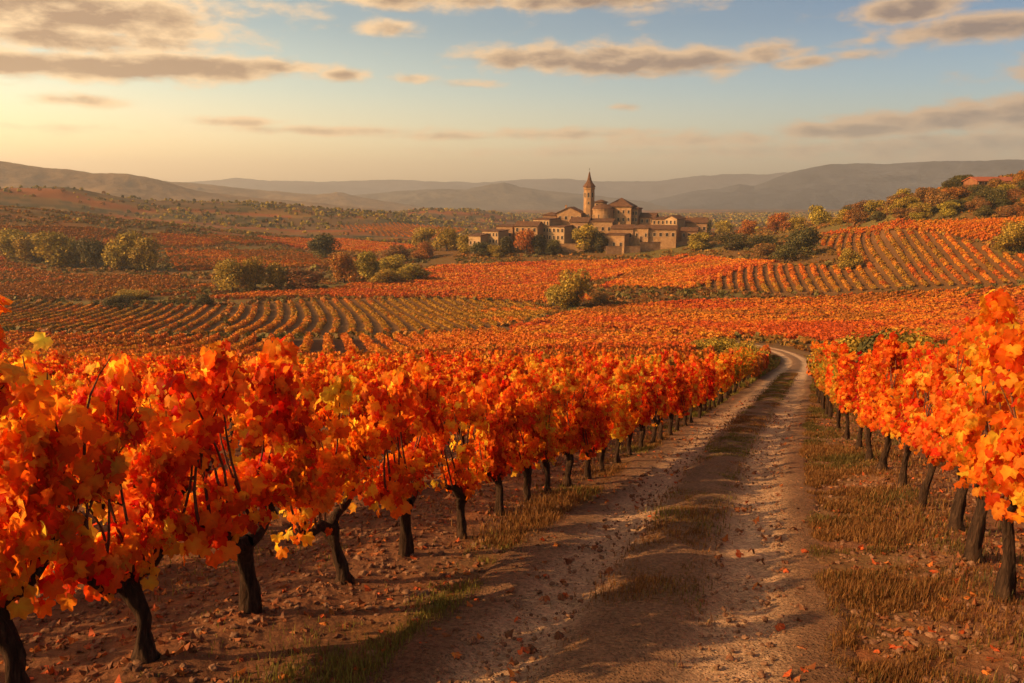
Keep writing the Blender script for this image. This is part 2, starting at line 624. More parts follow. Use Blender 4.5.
# outline (px), row heading (px the rows run towards, as azimuth), spacing, palette, width, soil colour, curve
FIELDS = [
    dict(pix=[(-260, 308), (0, 302), (150, 306), (225, 307), (225, 336), (0, 332), (-260, 340)], head=300, sp=3.3, pal=GOLD + ORANGE[1:3], w=1.0, h=.68, soil=(.16, .075, .022), curve=0.0),
    dict(pix=[(228, 307), (330, 300), (440, 300), (520, 303), (558, 312), (520, 324), (400, 334), (228, 336)], head=300, sp=3.3, pal=GOLD + ORANGE[1:3], w=1.15, h=.8, soil=(.16, .075, .022), curve=-0.0009),
    dict(pix=[(-200, 345), (0, 337), (225, 341), (400, 339), (500, 331), (560, 345), (420, 372), (340, 376), (0, 380), (-200, 385)], head=330, sp=2.9, pal=ORANGE, w=.95, soil=(.12, .05, .018), curve=-0.0006),
    dict(pix=[(180, 301), (240, 295), (330, 290), (440, 266), (560, 262), (690, 255), (640, 272), (560, 288), (600, 300), (540, 303), (440, 298), (330, 298)], head=2500, sp=2.2, pal=ORANGE + RED, w=1.5, h=.85, soil=(.22, .06, .015), curve=0.0),
    dict(pix=[(560, 316), (600, 308), (700, 301), (830, 298), (1024, 290), (1250, 292), (1250, 345), (1024, 345), (850, 344), (740, 336), (690, 352), (570, 352), (510, 330)], head=2600, sp=2.1, pal=RED + ORANGE, w=1.5, h=.85, soil=(.22, .06, .015), curve=0.0),
    dict(pix=[(640, 268), (700, 256), (780, 262), (740, 270), (690, 290), (640, 288), (600, 288)], head=2600, sp=2.2, pal=RED + ORANGE, w=1.5, h=.85, soil=(.2, .06, .015), curve=0.0),
    dict(pix=[(690, 287), (730, 268), (790, 266), (850, 270), (830, 250), (815, 238), (870, 232), (960, 240), (1000, 255), (1100, 262), (1100, 288), (1024, 282), (960, 286), (850, 292), (760, 293)], head=740, sp=3.4, pal=ORANGE + GOLD[:3], w=1.3, soil=(.15, .07, .022), curve=0.0013),
    dict(pix=[(815, 236), (850, 229), (950, 222), (1040, 219), (1150, 219), (1150, 255), (1024, 248), (960, 238), (880, 231)], head=2400, sp=2.8, pal=ORANGE, w=1.0, soil=(.2, .07, .018), curve=0.0),
    dict(pix=[(700, 303), (850, 296), (1024, 287), (1200, 290), (1200, 296), (1024, 292), (830, 304)], head=2600, sp=2.6, pal=GOLD + ORANGE, w=1.0, soil=(.12, .06, .02), curve=0.0),
    dict(pix=[(-120, 288), (0, 280), (60, 284), (150, 290), (205, 294), (110, 300), (0, 298), (-120, 300)], head=1500, sp=3.0, pal=DULL, w=.8, soil=(.13, .05, .018), curve=0.0),
    dict(pix=[(-100, 262), (0, 258), (60, 276), (170, 277), (215, 288), (150, 289), (0, 279), (-100, 280)], head=1500, sp=3.4, pal=DULL + ORANGE[:2], w=.9, soil=(.15, .05, .018), curve=0.0),
    dict(pix=[(165, 250), (290, 252), (400, 262), (310, 268), (180, 272)], head=1500, sp=3.6, pal=DULL + ORANGE[:3], w=.9, soil=(.16, .05, .018), curve=0.0),
    dict(pix=[(85, 243), (130, 236), (215, 236), (300, 245), (170, 249)], head=1500, sp=4.2, pal=ORANGE + DULL, w=1.1, soil=(.2, .07, .018), curve=0.0),
    dict(pix=[(-60, 232), (20, 226), (95, 229), (150, 235), (60, 243), (-60, 244)], head=2500, sp=4.2, pal=DULL, w=1.1, soil=(.14, .06, .02), curve=0.0),
    dict(pix=[(255, 237), (330, 239), (430, 246), (400, 252), (300, 249)], head=2500, sp=4.2, pal=ORANGE + RED, w=1.2, soil=(.22, .07, .018), curve=0.0),
    dict(pix=[(335, 226), (400, 223), (465, 229), (440, 238), (370, 235)], head=300, sp=4.5, pal=DULL + ORANGE[:2], w=1.2, soil=(.16, .07, .02), curve=0.0),
]
for fd in FIELDS:
    fd['pal'] = [(r_, g_ * 1.16, b_) for r_, g_, b_ in fd['pal']]
    fd['poly'] = field_poly(fd['pix'])


# ------------------------------------------------------------------ ground sheet
def ground_colour(x, y):
    r = np.hypot(x, y)
    nA = fbm(x / 55.0, y / 38.0, 60, 4)
    nB = fbm(x / 9.0, y / 9.0, 61, 3)
    soil = np.array([.155, .070, .032])
    col = np.tile(soil, (len(x), 1)) * (0.7 + 0.6 * nB)[:, None]
    # litter of leaves in the near rows
    lit = sstep(fbm(x * 1.9, y * 1.9, 62, 4), 0.50, 0.68)[:, None] * 0.4
    col = col * (1 - lit) + np.array([.26, .085, .022]) * lit
    # mid distance: dry grass and scrub between the fields
    g = sstep(r, 75, 130)[:, None]
    scrub = np.array([.15, .075, .020]) * (0.6 + 0.8 * nA)[:, None]
    grn = sstep(nA, 0.5, 0.62)[:, None]
    scrub = scrub * (1 - grn) + np.array([.13, .095, .024]) * grn
    col = col * (1 - g) + scrub * g
    # far hills: bands of vineyard, stubble and wood
    f = sstep(r, 380, 620)[:, None]
    bn = fbm(x / 150.0, y / 60.0, 70, 4, 0.6)[:, None]
    b2 = fbm(x / 60.0 + 40, y / 26.0, 75, 3, 0.6)[:, None]
    farc = np.where(bn > .57, [.30, .095, .016], np.where(bn > .50, [.24, .13, .030], np.where(bn > .42, [.085, .068, .020], [.17, .095, .030])))
    farc = farc * (0.28 + 0.62 * b2)
    col = col * (1 - f) + farc * f
    for fd in FIELDS:
        xs = np.array([p[0] for p in fd['poly']])
        ys = np.array([p[1] for p in fd['poly']])
        m = (x > xs.min()) & (x < xs.max()) & (y > ys.min()) & (y < ys.max())
        if m.any():
            k = np.where(m)[0]
            k = k[in_poly(x[k], y[k], fd['poly'])]
            col[k] = np.array(fd['soil']) * (0.7 + 0.6 * nB[k])[:, None]
    m = (y < 120) & (np.abs(x) < 60) & (y > -12)
    k = np.where(m)[0]
    if len(k):
        s, t = track_st(x[k], y[k])
        # verges: dry grass earth, more on the right
        e = np.exp(-((t - 2.0) / 0.75) ** 2) * .8 + np.exp(-((t + 1.75) / 0.4) ** 2) * .6
        e = (e * sstep(fbm(x[k] * 1.3, y[k] * 1.3, 80, 3), .3, .6))[:, None]
        col[k] = col[k] * (1 - e) + np.array([.16, .095, .035]) * e
    return col


az = np.concatenate([np.radians(np.arange(-180, -46, 3.0)), np.radians(np.arange(-46, 46, 0.115)), np.radians(np.arange(46, 180, 3.0))])
rr = np.concatenate([[0.4, 0.8, 1.3, 1.8, 2.3, 2.8], np.geomspace(3.2, 9000, 640)])
A2, R2 = np.meshgrid(az, rr)
gx, gy = (R2 * np.sin(A2)).ravel(), (R2 * np.cos(A2)).ravel()
gzv = G(gx, gy)
na, nr = len(az), len(rr)
i = np.arange(nr - 1)[:, None] * na
j = np.arange(na)[None]
jn = (j + 1) % na
GF = np.stack([i + j, i + jn, i + na + jn, i + na + j], -1).reshape(-1, 4)
GV = np.stack([gx, gy, gzv], 1)
GV = np.concatenate([GV, [[0, 0, gz(0, 0)]]])
c0 = len(GV) - 1
fan = np.stack([np.full(na, c0), (np.arange(na) + 1) % na, np.arange(na)], 1)
gcol = np.concatenate([ground_colour(gx, gy), [[.17, .08, .04]]])
ground = link('ground', mesh_data('ground', GV, [GF[:, ::-1], fan[:, ::-1]], M_GROUND, gcol, smooth=True))
tag(ground, 'brown vineyard earth falling to a wide valley of fields', 'ground', kind='structure')

# ------------------------------------------------------------------ far mountains, each a real body of land
def ridge(name, label, D, W, pts, seed, col, rough):
    A = np.linspace(math.atan((pts[0][0] - 512) / FPX), math.atan((pts[-1][0] - 512) / FPX), 420)
    P = np.array(pts, float)
    zc = np.interp(A, np.arctan((P[:, 0] - 512) / FPX), (195.5 - P[:, 1]) / FPX) * D * np.cos(A)
    ker = np.hanning(61); ker /= ker.sum()
    zs = np.convolve(np.pad(zc, 30, mode='edge'), ker, 'valid')
    Rr = np.linspace(D - W, D + W * 0.8, 70)
    A2, R2 = np.meshgrid(A, Rr)
    x, y = R2 * np.sin(A2), R2 * np.cos(A2)
    u = np.where(R2 < D, (D - R2) / W, (R2 - D) / (W * 0.8))
    base = -75.0
    mixu = sstep(u, 0.0, .28)
    zcr = zc[None] * (1 - mixu) + zs[None] * mixu
    n = fbm(x / (W * .35), y / (W * .35), seed, 5, .55) - .5
    gul = np.abs(fbm(x / (W * .22), y / (W * .26), seed + 9, 4) - .5) * 2
    prof = (1 - sstep(u, 0, 1)) * .55 + np.clip(1 - u, 0, 1) ** 1.6 * .45
    h = (zcr - base) * prof * (1 + 1.6 * n * rough * np.minimum(u * 4, 1) - gul * .30 * np.minimum(u * 3, 1) * (1 - u)) + base
    h = h + (fbm(x / (D * .012), y / (D * .012), seed + 3, 4) - .5) * D * .0022
    V = np.stack([x, y, h], -1).reshape(-1, 3)
    na, nr = len(A), len(Rr)
    i = np.arange(nr - 1)[:, None] * na
    j = np.arange(na - 1)[None]
    F = np.stack([i + j, i + j + 1, i + na + j + 1, i + na + j], -1).reshape(-1, 4)
    k = fbm(V[:, 0] / 260, V[:, 1] / 160, seed + 5, 4)[:, None]
    cc = np.array(col) * (.55 + .9 * k)
    o = link(name, mesh_data(name, V, [F[:, ::-1]], M_HILL, cc, smooth=True))
    tag(o, label, 'hills', kind='structure')


ridge('mountain_ridge', 'brown mountain ridge at the left skyline', 2300, 800, [(-420, 172), (-250, 160), (-120, 152), (-40, 158), (0, 160), (30, 164), (55, 168), (100, 173), (135, 174), (165, 180), (200, 190), (260, 198), (330, 204), (420, 212)], 201, (.16, .10, .045), .5)
ridge('mountain_ridge', 'low dun ridge behind the left mountain', 3300, 900, [(60, 215), (140, 182), (165, 181), (200, 183), (260, 190), (320, 195), (340, 192), (365, 197), (420, 206), (500, 214)], 223, (.15, .10, .05), .5)
ridge('mountain_ridge', 'pointed hill range behind the village', 4200, 1000, [(220, 212), (300, 200), (350, 196), (400, 191), (440, 189), (470, 189), (490, 185), (504, 183), (520, 187), (545, 191), (600, 196), (660, 204), (740, 212)], 245, (.085, .075, .060), .5)
ridge('mountain_ridge', 'pale farthest range along the centre skyline', 7000, 1500, [(120, 190), (180, 183), (215, 181), (245, 178), (275, 181), (330, 182), (400, 180), (440, 182), (480, 183), (520, 180), (560, 179), (600, 182), (650, 182), (690, 177), (720, 175), (760, 175), (800, 172), (900, 178), (1000, 190)], 267, (.065, .068, .075), .4)  # bluish base colour carries some of the distance haze
ridge('mountain_ridge', 'long dark mesa mountain on the right skyline', 4600, 1300, [(600, 214), (650, 200), (690, 191), (715, 189), (735, 184), (750, 186), (772, 177), (795, 170), (825, 165), (850, 164), (880, 165), (910, 163), (960, 162), (1024, 160), (1150, 158), (1300, 164), (1450, 190)], 289, (.055, .060, .070), .55)  # blue of the distant air is put into the mesa's base colour

# ------------------------------------------------------------------ dirt track
s_ax = np.concatenate([np.arange(TS[0], S0 + 2.5, 0.25), np.arange(S0 + 2.5, S0 + 30, 0.06), np.arange(S0 + 30, TS[-1] - .5, 0.4)])
t_ax = np.linspace(-1.85, 1.85, 75)
cx, cy = np.interp(s_ax, TS, TC[:, 0]), np.interp(s_ax, TS, TC[:, 1])
tx, ty = np.interp(s_ax, TS, TT[:, 0]), np.interp(s_ax, TS, TT[:, 1])
X = cx[:, None] + ty[:, None] * t_ax[None]
Y = cy[:, None] - tx[:, None] * t_ax[None]
S = np.repeat((s_ax - S0)[:, None], len(t_ax), 1)
T = np.repeat(t_ax[None], len(s_ax), 0)
wig = (fbm(S * .35, S * 0, 90, 3) - .5) * .45
rutl = np.exp(-((T + .78 + wig * .3) / .34) ** 4)
rutr = np.exp(-((T - .80 + wig * .3) / .36) ** 4)
edge = sstep(np.abs(T) + (fbm(S * .8, T * .5, 91, 4) - .5) * .8, 1.15, 1.6)
lump = (fbm(S * 1.1, T * 1.4, 92, 4, .55) - .5)
ripple = (fbm(S * 3.4 + 3 * fbm(S * .7, T * .8, 95, 2), T * .75, 93, 4, .6) - .5)
Zt = G(X.ravel(), Y.ravel(), False).reshape(X.shape)
Zt = Zt + .015 + .035 * np.exp(-(T / .35) ** 2) - .05 * (rutl + rutr) + lump * .07 + ripple * .085 * (.35 + .65 * (rutl + rutr)) - .16 * sstep(np.abs(T) + (fbm(S * .8, T * .5, 91, 4) - .5) * .3, 1.56, 1.82)
V = np.stack([X, Y, Zt], -1).reshape(-1, 3)
ns, nt = X.shape
i = np.arange(ns - 1)[:, None] * nt
j = np.arange(nt - 1)[None]
F = np.stack([i + j, i + j + 1, i + nt + j + 1, i + nt + j], -1).reshape(-1, 4)
rut = np.clip(rutl + rutr, 0, 1) * (.75 + .5 * (fbm(S * .5, T * 2, 94, 4) - .5))
rut = np.clip(rut, 0, 1)[..., None]
tcol = np.array([.23, .13, .068]) * (1 - rut) + np.array([.60, .39, .225]) * rut
e = edge[..., None]
tcol = tcol * (1 - e) + np.array([.17, .085, .042]) * e
track = link('dirt_track', mesh_data('dirt_track', V, [F], M_TRACK, tcol.reshape(-1, 3), smooth=True))
tag(track, 'rutted pale dirt track curving down between the vine rows', 'track', kind='structure')

# ------------------------------------------------------------------ leaves and vines
def leaf_template(seed, curl=1.0):
    r = np.random.default_rng(seed)
    half = [(0, 1.0), (10, .90), (22, .74), (36, .84), (48, .90), (62, .78), (78, .64), (96, .70), (112, .70), (134, .60), (156, .50), (173, .14)]
    pts = [(a, l) for a, l in half] + [(-a, l) for a, l in half[:0:-1]]
    V = [(0, 0, 0)]
    for a, l in pts:
        l *= 1 + r.uniform(-.10, .10)
        V.append((l * math.sin(math.radians(a)), l * math.cos(math.radians(a)), 0))
    V = np.array(V)
    f1, f2, f3 = r.uniform(.2, .75) * curl, r.uniform(-.2, .6) * curl, r.uniform(.08, .24) * curl
    V[:, 2] = -f1 * np.abs(V[:, 0]) - f2 * V[:, 1] * np.abs(V[:, 1]) + f3 * np.sin(5 * np.arctan2(V[:, 0], V[:, 1]) + r.uniform(0, 6)) * np.hypot(V[:, 0], V[:, 1])
    n = len(V) - 1
    F = np.array([(0, 1 + k, 1 + (k + 1) % n) for k in range(n)])
    c = np.clip(np.hypot(V[:, 0], V[:, 1]), 0, 1) + r.uniform(0, .45, len(V)) * (np.arange(len(V)) > 0)
    return V, F[:, ::-1], c


LEAVES = [leaf_template(100 + k) for k in range(5)]
DRY = [leaf_template(200 + k, 1.8) for k in range(3)]

VINE_PALS = {
    'crimson': [(.56, .030, .005, 2.4), (.66, .060, .006, 5), (.74, .12, .008, 5), (.80, .26, .016, 3.4), (.40, .03, .005, .6)],
    'orange': [(.64, .045, .005, 2.4), (.74, .11, .008, 4), (.80, .21, .013, 5), (.82, .34, .028, 4), (.40, .05, .008, .6)],
    'amber': [(.70, .07, .006, 1.8), (.78, .16, .010, 4), (.82, .28, .020, 5), (.82, .41, .042, 4), (.50, .20, .02, .4)],
    'golden': [(.62, .24, .02, 4), (.56, .29, .03, 3), (.38, .24, .025, 3), (.24, .18, .025, 1.6), (.70, .17, .014, 2.5)],
}


def palette_pick(pal, n, r):
    p = np.array(pal)
    k = r.choice(len(p), n, p=p[:, 3] / p[:, 3].sum())
    return p[k, :3] * r.uniform(.85, 1.12, (n, 1))


def build_leaves(pos, tip, nrm, size, colr, r, templates):
    Vs, Fs, Cs, off = [], [], [], 0
    kind = r.integers(0, len(templates), len(pos))
    R = frames(tip, nrm)
    for q, (TV, TF, tcn) in enumerate(templates):
        m = kind == q
        if not m.any():
            continue
        v, f = inst(TV, TF, pos[m], R[m], size[m])
        # veins and middle of the blade are yellower than its rim
        c = colr[m][:, None, :] * (1.0 + np.array([.08, .55, .6])[None, None] * np.maximum(1 - tcn, 0)[None, :, None] ** 1.5) * (1 - .5 * np.maximum(tcn - 1, 0))[None, :, None]
        Vs.append(v)
        Fs.append(f + off)
        Cs.append(np.clip(c, 0, .85).reshape(-1, 3))
        off += len(v)
    return np.concatenate(Vs), np.concatenate(Fs), np.concatenate(Cs)


def make_vine(seed, pal, nleaf=1060, height=1.9, trunk_h=.60, leaf=.071, trunk_r=.054):
    """mesh data of one grapevine: trunk, arms, canes and foliage; local x runs along the row"""
    r = np.random.default_rng(seed)
    lean = r.uniform(-.10, .10, 2)
    z = np.linspace(-.15, trunk_h, 15)
    u = np.clip(z / trunk_h, 0, 1)
    ph = r.uniform(0, 6, 2)
    path = np.stack([lean[0] * u ** 1.4 + .035 * np.sin(u * 5 + ph[0]) * u, lean[1] * u ** 1.4 + .03 * np.sin(u * 6 + ph[1]) * u, z], 1)
    rad = trunk_r * (1 + .55 * np.exp(-u * 7) - .18 * np.sin(u * 3.1) + .28 * np.exp(-((u - 1) / .18) ** 2))
    tv, tf = tube(path, rad, 14, .42, seed)
    head = path[-1]
    d = {}
    parts = [(tv, tf)]
    kn = r.normal(size=(60, 3)) * np.array([.055, .055, .045]) + head
    arms, tips = [], []
    for sgn in (-1, 1):
        L = r.uniform(.34, .5)
        k = np.linspace(0, 1, 9)
        a = np.stack([head[0] + sgn * L * k, head[1] + r.uniform(-.12, .12) * k, head[2] - .03 + (.05 + r.uniform(.02, .22)) * k ** 1.2 + .03 * np.sin(k * 7 + seed)], 1)
        arms.append(tube(a, np.linspace(.048, .020, 9) * (1 + .25 * vnoise(k * 6, k * 0, seed)), 9, .28, seed + 3))
        tips += [a[3], a[5], a[7], a[8]]
    tips += [head, head + [.03, .02, .02]]
    peak = r.uniform(-.35, .35)
    ca, LP, LT, LN = [], [], [], []
    for q, tp in enumerate(tips):
        L = r.uniform(.62, .95) * (height - trunk_h)
        L *= 1 + r.uniform(.25, .40) * math.exp(-((tp[0] - peak) / .17) ** 2)
        k = np.linspace(0, 1, 9)
        bend = r.normal(0, .24, 2)
        cpath = np.stack([tp[0] + bend[0] * k ** 1.5 + .05 * np.sin(k * 6 + q), tp[1] + (bend[1] * .5) * k ** 1.4 + .04 * np.cos(k * 5 + q), tp[2] + L * (k - .10 * k ** 4)], 1)
        ca.append(tube(cpath, np.linspace(.012, .003, 9), 5))
        m = int(nleaf * .74 / len(tips) * L / (.8 * (height - trunk_h)))
        kk = r.beta(1.15, .95, m) * .99
        p = np.stack([np.interp(kk, k, cpath[:, e]) for e in range(3)], 1)
        th = r.uniform(0, 2 * np.pi, m)
        ou = np.stack([np.cos(th) * 1.15, np.sin(th) * .8, r.uniform(-.5, .35, m)], 1)
        wdt = (.05 + .15 * r.random(m) ** .8) * (1.05 - .5 * kk)
        p = p + ou * wdt[:, None]
        LP.append(p)
        LN.append(ou)
    # fuller skirt of leaves hanging round the arms
    m = int(nleaf * .46)
    th = r.uniform(0, 2 * np.pi, m)
    rad_ = np.sqrt(r.random(m))
    zz = r.triangular(-.15, .12, 1.0, m)
    p = np.stack([head[0] + np.cos(th) * rad_ * .70, head[1] + np.sin(th) * rad_ * .20, trunk_h + .10 + zz * (height - trunk_h) * .8 + .14 * fbm(np.cos(th) * 2, np.sin(th) * 2, seed, 2)], 1)
    LP.append(p)
    LN.append(np.stack([np.cos(th), np.sin(th), r.uniform(-.3, .4, m)], 1))
    P, O = np.concatenate(LP), np.concatenate(LN)
    # thin out some spots so that gaps show through
    hole = vnoise(P[:, 0] * 4.2 + 9, P[:, 2] * 4.2, seed + 50) * .6 + vnoise(P[:, 1] * 5, P[:, 2] * 5 + 7, seed + 51) * .4
    keep = hole > np.where(P[:, 2] < trunk_h + .35, .38, np.where(P[:, 2] > height * .88, .30, .48))
    P, O = P[keep], O[keep]
    N = len(P)
    tip = np.stack([O[:, 0] * .45, O[:, 1] * .45, np.full(N, -1.0)], 1) + r.normal(0, .42, (N, 3))
    nrm = O * np.array([1, 1, .5]) + np.array([0, 0, .55]) + r.normal(0, .45, (N, 3))
    size = leaf * r.uniform(.55, 1.25, N)
    # colour drifts in clumps through the plant
    colr = palette_pick(VINE_PALS[pal], N, r)
    cl = vnoise(P[:, 0] * 3 + 3, P[:, 2] * 2.6 + P[:, 1] * 2, seed + 70)
    colr = colr * np.where(cl[:, None] > .62, [[.92, .62, .7]], np.where(cl[:, None] < .35, [[1.03, 1.22, 1.1]], [[1, 1, 1]]))
    lv, lf, lc = build_leaves(P, tip, nrm, size, colr, r, LEAVES)
    d['trunk'] = mesh_data('trunk', tv, [tf], M_BARK, smooth=True)
    d['arm'] = [mesh_data('arm', v, [f_], M_BARK, smooth=True) for v, f_ in arms]
    d['cane'] = [mesh_data('cane', v, [f_], M_CANE, smooth=True) for v, f_ in ca]
    d['foliage'] = mesh_data('foliage', lv, [lf], M_VINE, np.clip(lc, 0, .85), smooth=True)
    jv, jf = join([(tv, tf)] + arms)
    d['stock'] = mesh_data('trunk', jv, [jf], M_BARK, smooth=True)
    return d


VINES = {
    'crimson': [make_vine(11, 'crimson'), make_vine(12, 'crimson'), make_vine(13, 'crimson')],
    'orange': [make_vine(21, 'orange'), make_vine(22, 'orange'), make_vine(23, 'orange'), make_vine(24, 'orange')],
    'amber': [make_vine(31, 'amber'), make_vine(32, 'amber'), make_vine(33, 'amber')],
    'golden': [make_vine(41, 'golden', 1000), make_vine(42, 'golden', 1000)],
}
TALL = {
    'crimson': [make_vine(51, 'crimson', 1500, 2.32, .78), make_vine(52, 'crimson', 1500, 2.34, .82)],
    'orange': [make_vine(61, 'orange', 1500, 2.34, .80), make_vine(62, 'orange', 1500, 2.32, .78)],
    'amber': [make_vine(71, 'amber', 1500, 2.34, .82), make_vine(72, 'amber', 1500, 2.32, .78)],
    'golden': [make_vine(81, 'golden', 1100, 2.2, .78)],
}


def place_vine(x, y, rz, sc, data, parts, label, group):
    z = gz(x, y)
    e = link('grapevine', None, None, (x, y, z - .02), rz, sc)
    e.empty_display_size = .2
    tag(e, label, 'grapevine', group)
    link('foliage', data['foliage'], e)
    if parts:
        link('trunk', data['trunk'], e)
        for a in data['arm']:
            link('arm', a, e)
        for c_ in data['cane']:
            link('cane', c_, e)
    else:
        link('trunk', data['stock'], e)
    return e


ORD = ['first', 'second', 'third', 'fourth', 'fifth', 'sixth', 'seventh', 'eighth', 'ninth', 'tenth', 'eleventh', 'twelfth', 'thirteenth', 'fourteenth', 'fifteenth', 'sixteenth', 'seventeenth', 'eighteenth', 'nineteenth', 'twentieth']
vr = np.random.default_rng(5)

# the row that lines the left of the track
meas = [(18, 723), (145, 668), (250, 620), (345, 582), (405, 555), (462, 535), (500, 513), (527, 500), (548, 491), (568, 483), (587, 475), (602, 468), (617, 459), (629, 452), (641, 446), (652, 441), (661, 437), (670, 432)]
rowL = []
for px, py in meas:
    d = EYE * FPX / (py - 338)
    rowL.append(slope_pt((px - 512) / FPX * d, d))
rowL = [slope_pt(-4.3, 2.2), slope_pt(-3.7, 3.4)] + rowL
LINE_L = spline(np.array(rowL[::3] + [slope_pt(6.6, 26.5), slope_pt(10.1, 36), slope_pt(18.6, 60), slope_pt(23.2, 74), slope_pt(28.6, 90)]), .2)
LS = np.concatenate([[0], np.cumsum(np.linalg.norm(np.diff(LINE_L, axis=0), axis=1))])
LT_ = np.gradient(LINE_L, axis=0)
LT_ /= np.linalg.norm(LT_, axis=1, keepdims=True)


def line_pt(s, off=0.0):
    x, y = np.interp(s, LS, LINE_L[:, 0]), np.interp(s, LS, LINE_L[:, 1])
    a, b = np.interp(s, LS, LT_[:, 0]), np.interp(s, LS, LT_[:, 1])
    return x - b * off, y + a * off, math.atan2(b, a)


front = []
for (x, y) in rowL:
    k = int(np.argmin(((LINE_L - [x, y]) ** 2).sum(1)))
    front.append((x, y, math.atan2(LT_[k, 1], LT_[k, 0])))
s_end = LS[int(np.argmin(((LINE_L - list(rowL[-1])) ** 2).sum(1)))]
s_ = s_end + 1.05
while s_ < LS[-1]:
    x, y, a = line_pt(s_)
    front.append((x + vr.normal(0, .05), y + vr.normal(0, .05), a))
    s_ += 1.08 + vr.normal(0, .06)

# the row on the right of the track
measR = [(1005, 600), (972, 562), (955, 533), (922, 508), (901, 489), (882, 470), (869, 459), (858, 448), (847, 436), (838, 425), (830, 415)]
rowR = []
for px, py in measR:
    d = EYE * FPX / (py - 338)
    rowR.append(slope_pt((px - 512) / FPX * d, d))
rowR = [slope_pt(3.25, 3.5), slope_pt(3.6, 4.7), slope_pt(3.97, 5.9)] + rowR
LINE_R = spline(np.array(rowR + [slope_pt(11.6, 30), slope_pt(14.9, 39), slope_pt(18.2, 48)]), .2)
RS = np.concatenate([[0], np.cumsum(np.linalg.norm(np.diff(LINE_R, axis=0), axis=1))])
RT_ = np.gradient(LINE_R, axis=0)
RT_ /= np.linalg.norm(RT_, axis=1, keepdims=True)


def line_ptR(s, off=0.0):
    x, y = np.interp(s, RS, LINE_R[:, 0]), np.interp(s, RS, LINE_R[:, 1])
    a, b = np.interp(s, RS, RT_[:, 0]), np.interp(s, RS, RT_[:, 1])
    return x + b * off, y - a * off, math.atan2(b, a)


cand = []          # x, y, heading, side, row, index in row
for q, (x, y, a) in enumerate(front):
    cand.append((x, y, a, 'L', 0, q))
for row in range(1, 13):
    s_ = vr.uniform(0, 1) - 6
    q = 0
    while s_ < LS[-1] - 8:
        x, y, a = line_pt(max(s_, 0), 2.9 * row)
        if s_ < 0:
            x, y = x + math.cos(a) * s_, y + math.sin(a) * s_
        if y > -4:
            cand.append((x + vr.normal(0, .06), y + vr.normal(0, .06), a, 'L', row, q))
            q += 1
        s_ += 1.12 + vr.normal(0, .06)
for row in range(0, 3):
    s_ = 0.0
    q = 0
    if row == 0:
        for (x, y) in rowR:
            k = int(np.argmin(((LINE_R - [x, y]) ** 2).sum(1)))
            cand.append((x, y, math.atan2(RT_[k, 1], RT_[k, 0]), 'R', 0, q))
            q += 1
        s_ = RS[int(np.argmin(((LINE_R - list(rowR[-1])) ** 2).sum(1)))] + 1.2
    while s_ < RS[-1]:
        x, y, a = line_ptR(s_, 2.6 * row)
        cand.append((x + vr.normal(0, .05), y + vr.normal(0, .05), a, 'R', row, q))
        q += 1
        s_ += 1.2 + vr.normal(0, .07)


def in_view(x, y, margin=.74):
    return y > 1.5 and abs(x / max(y, .1)) < margin


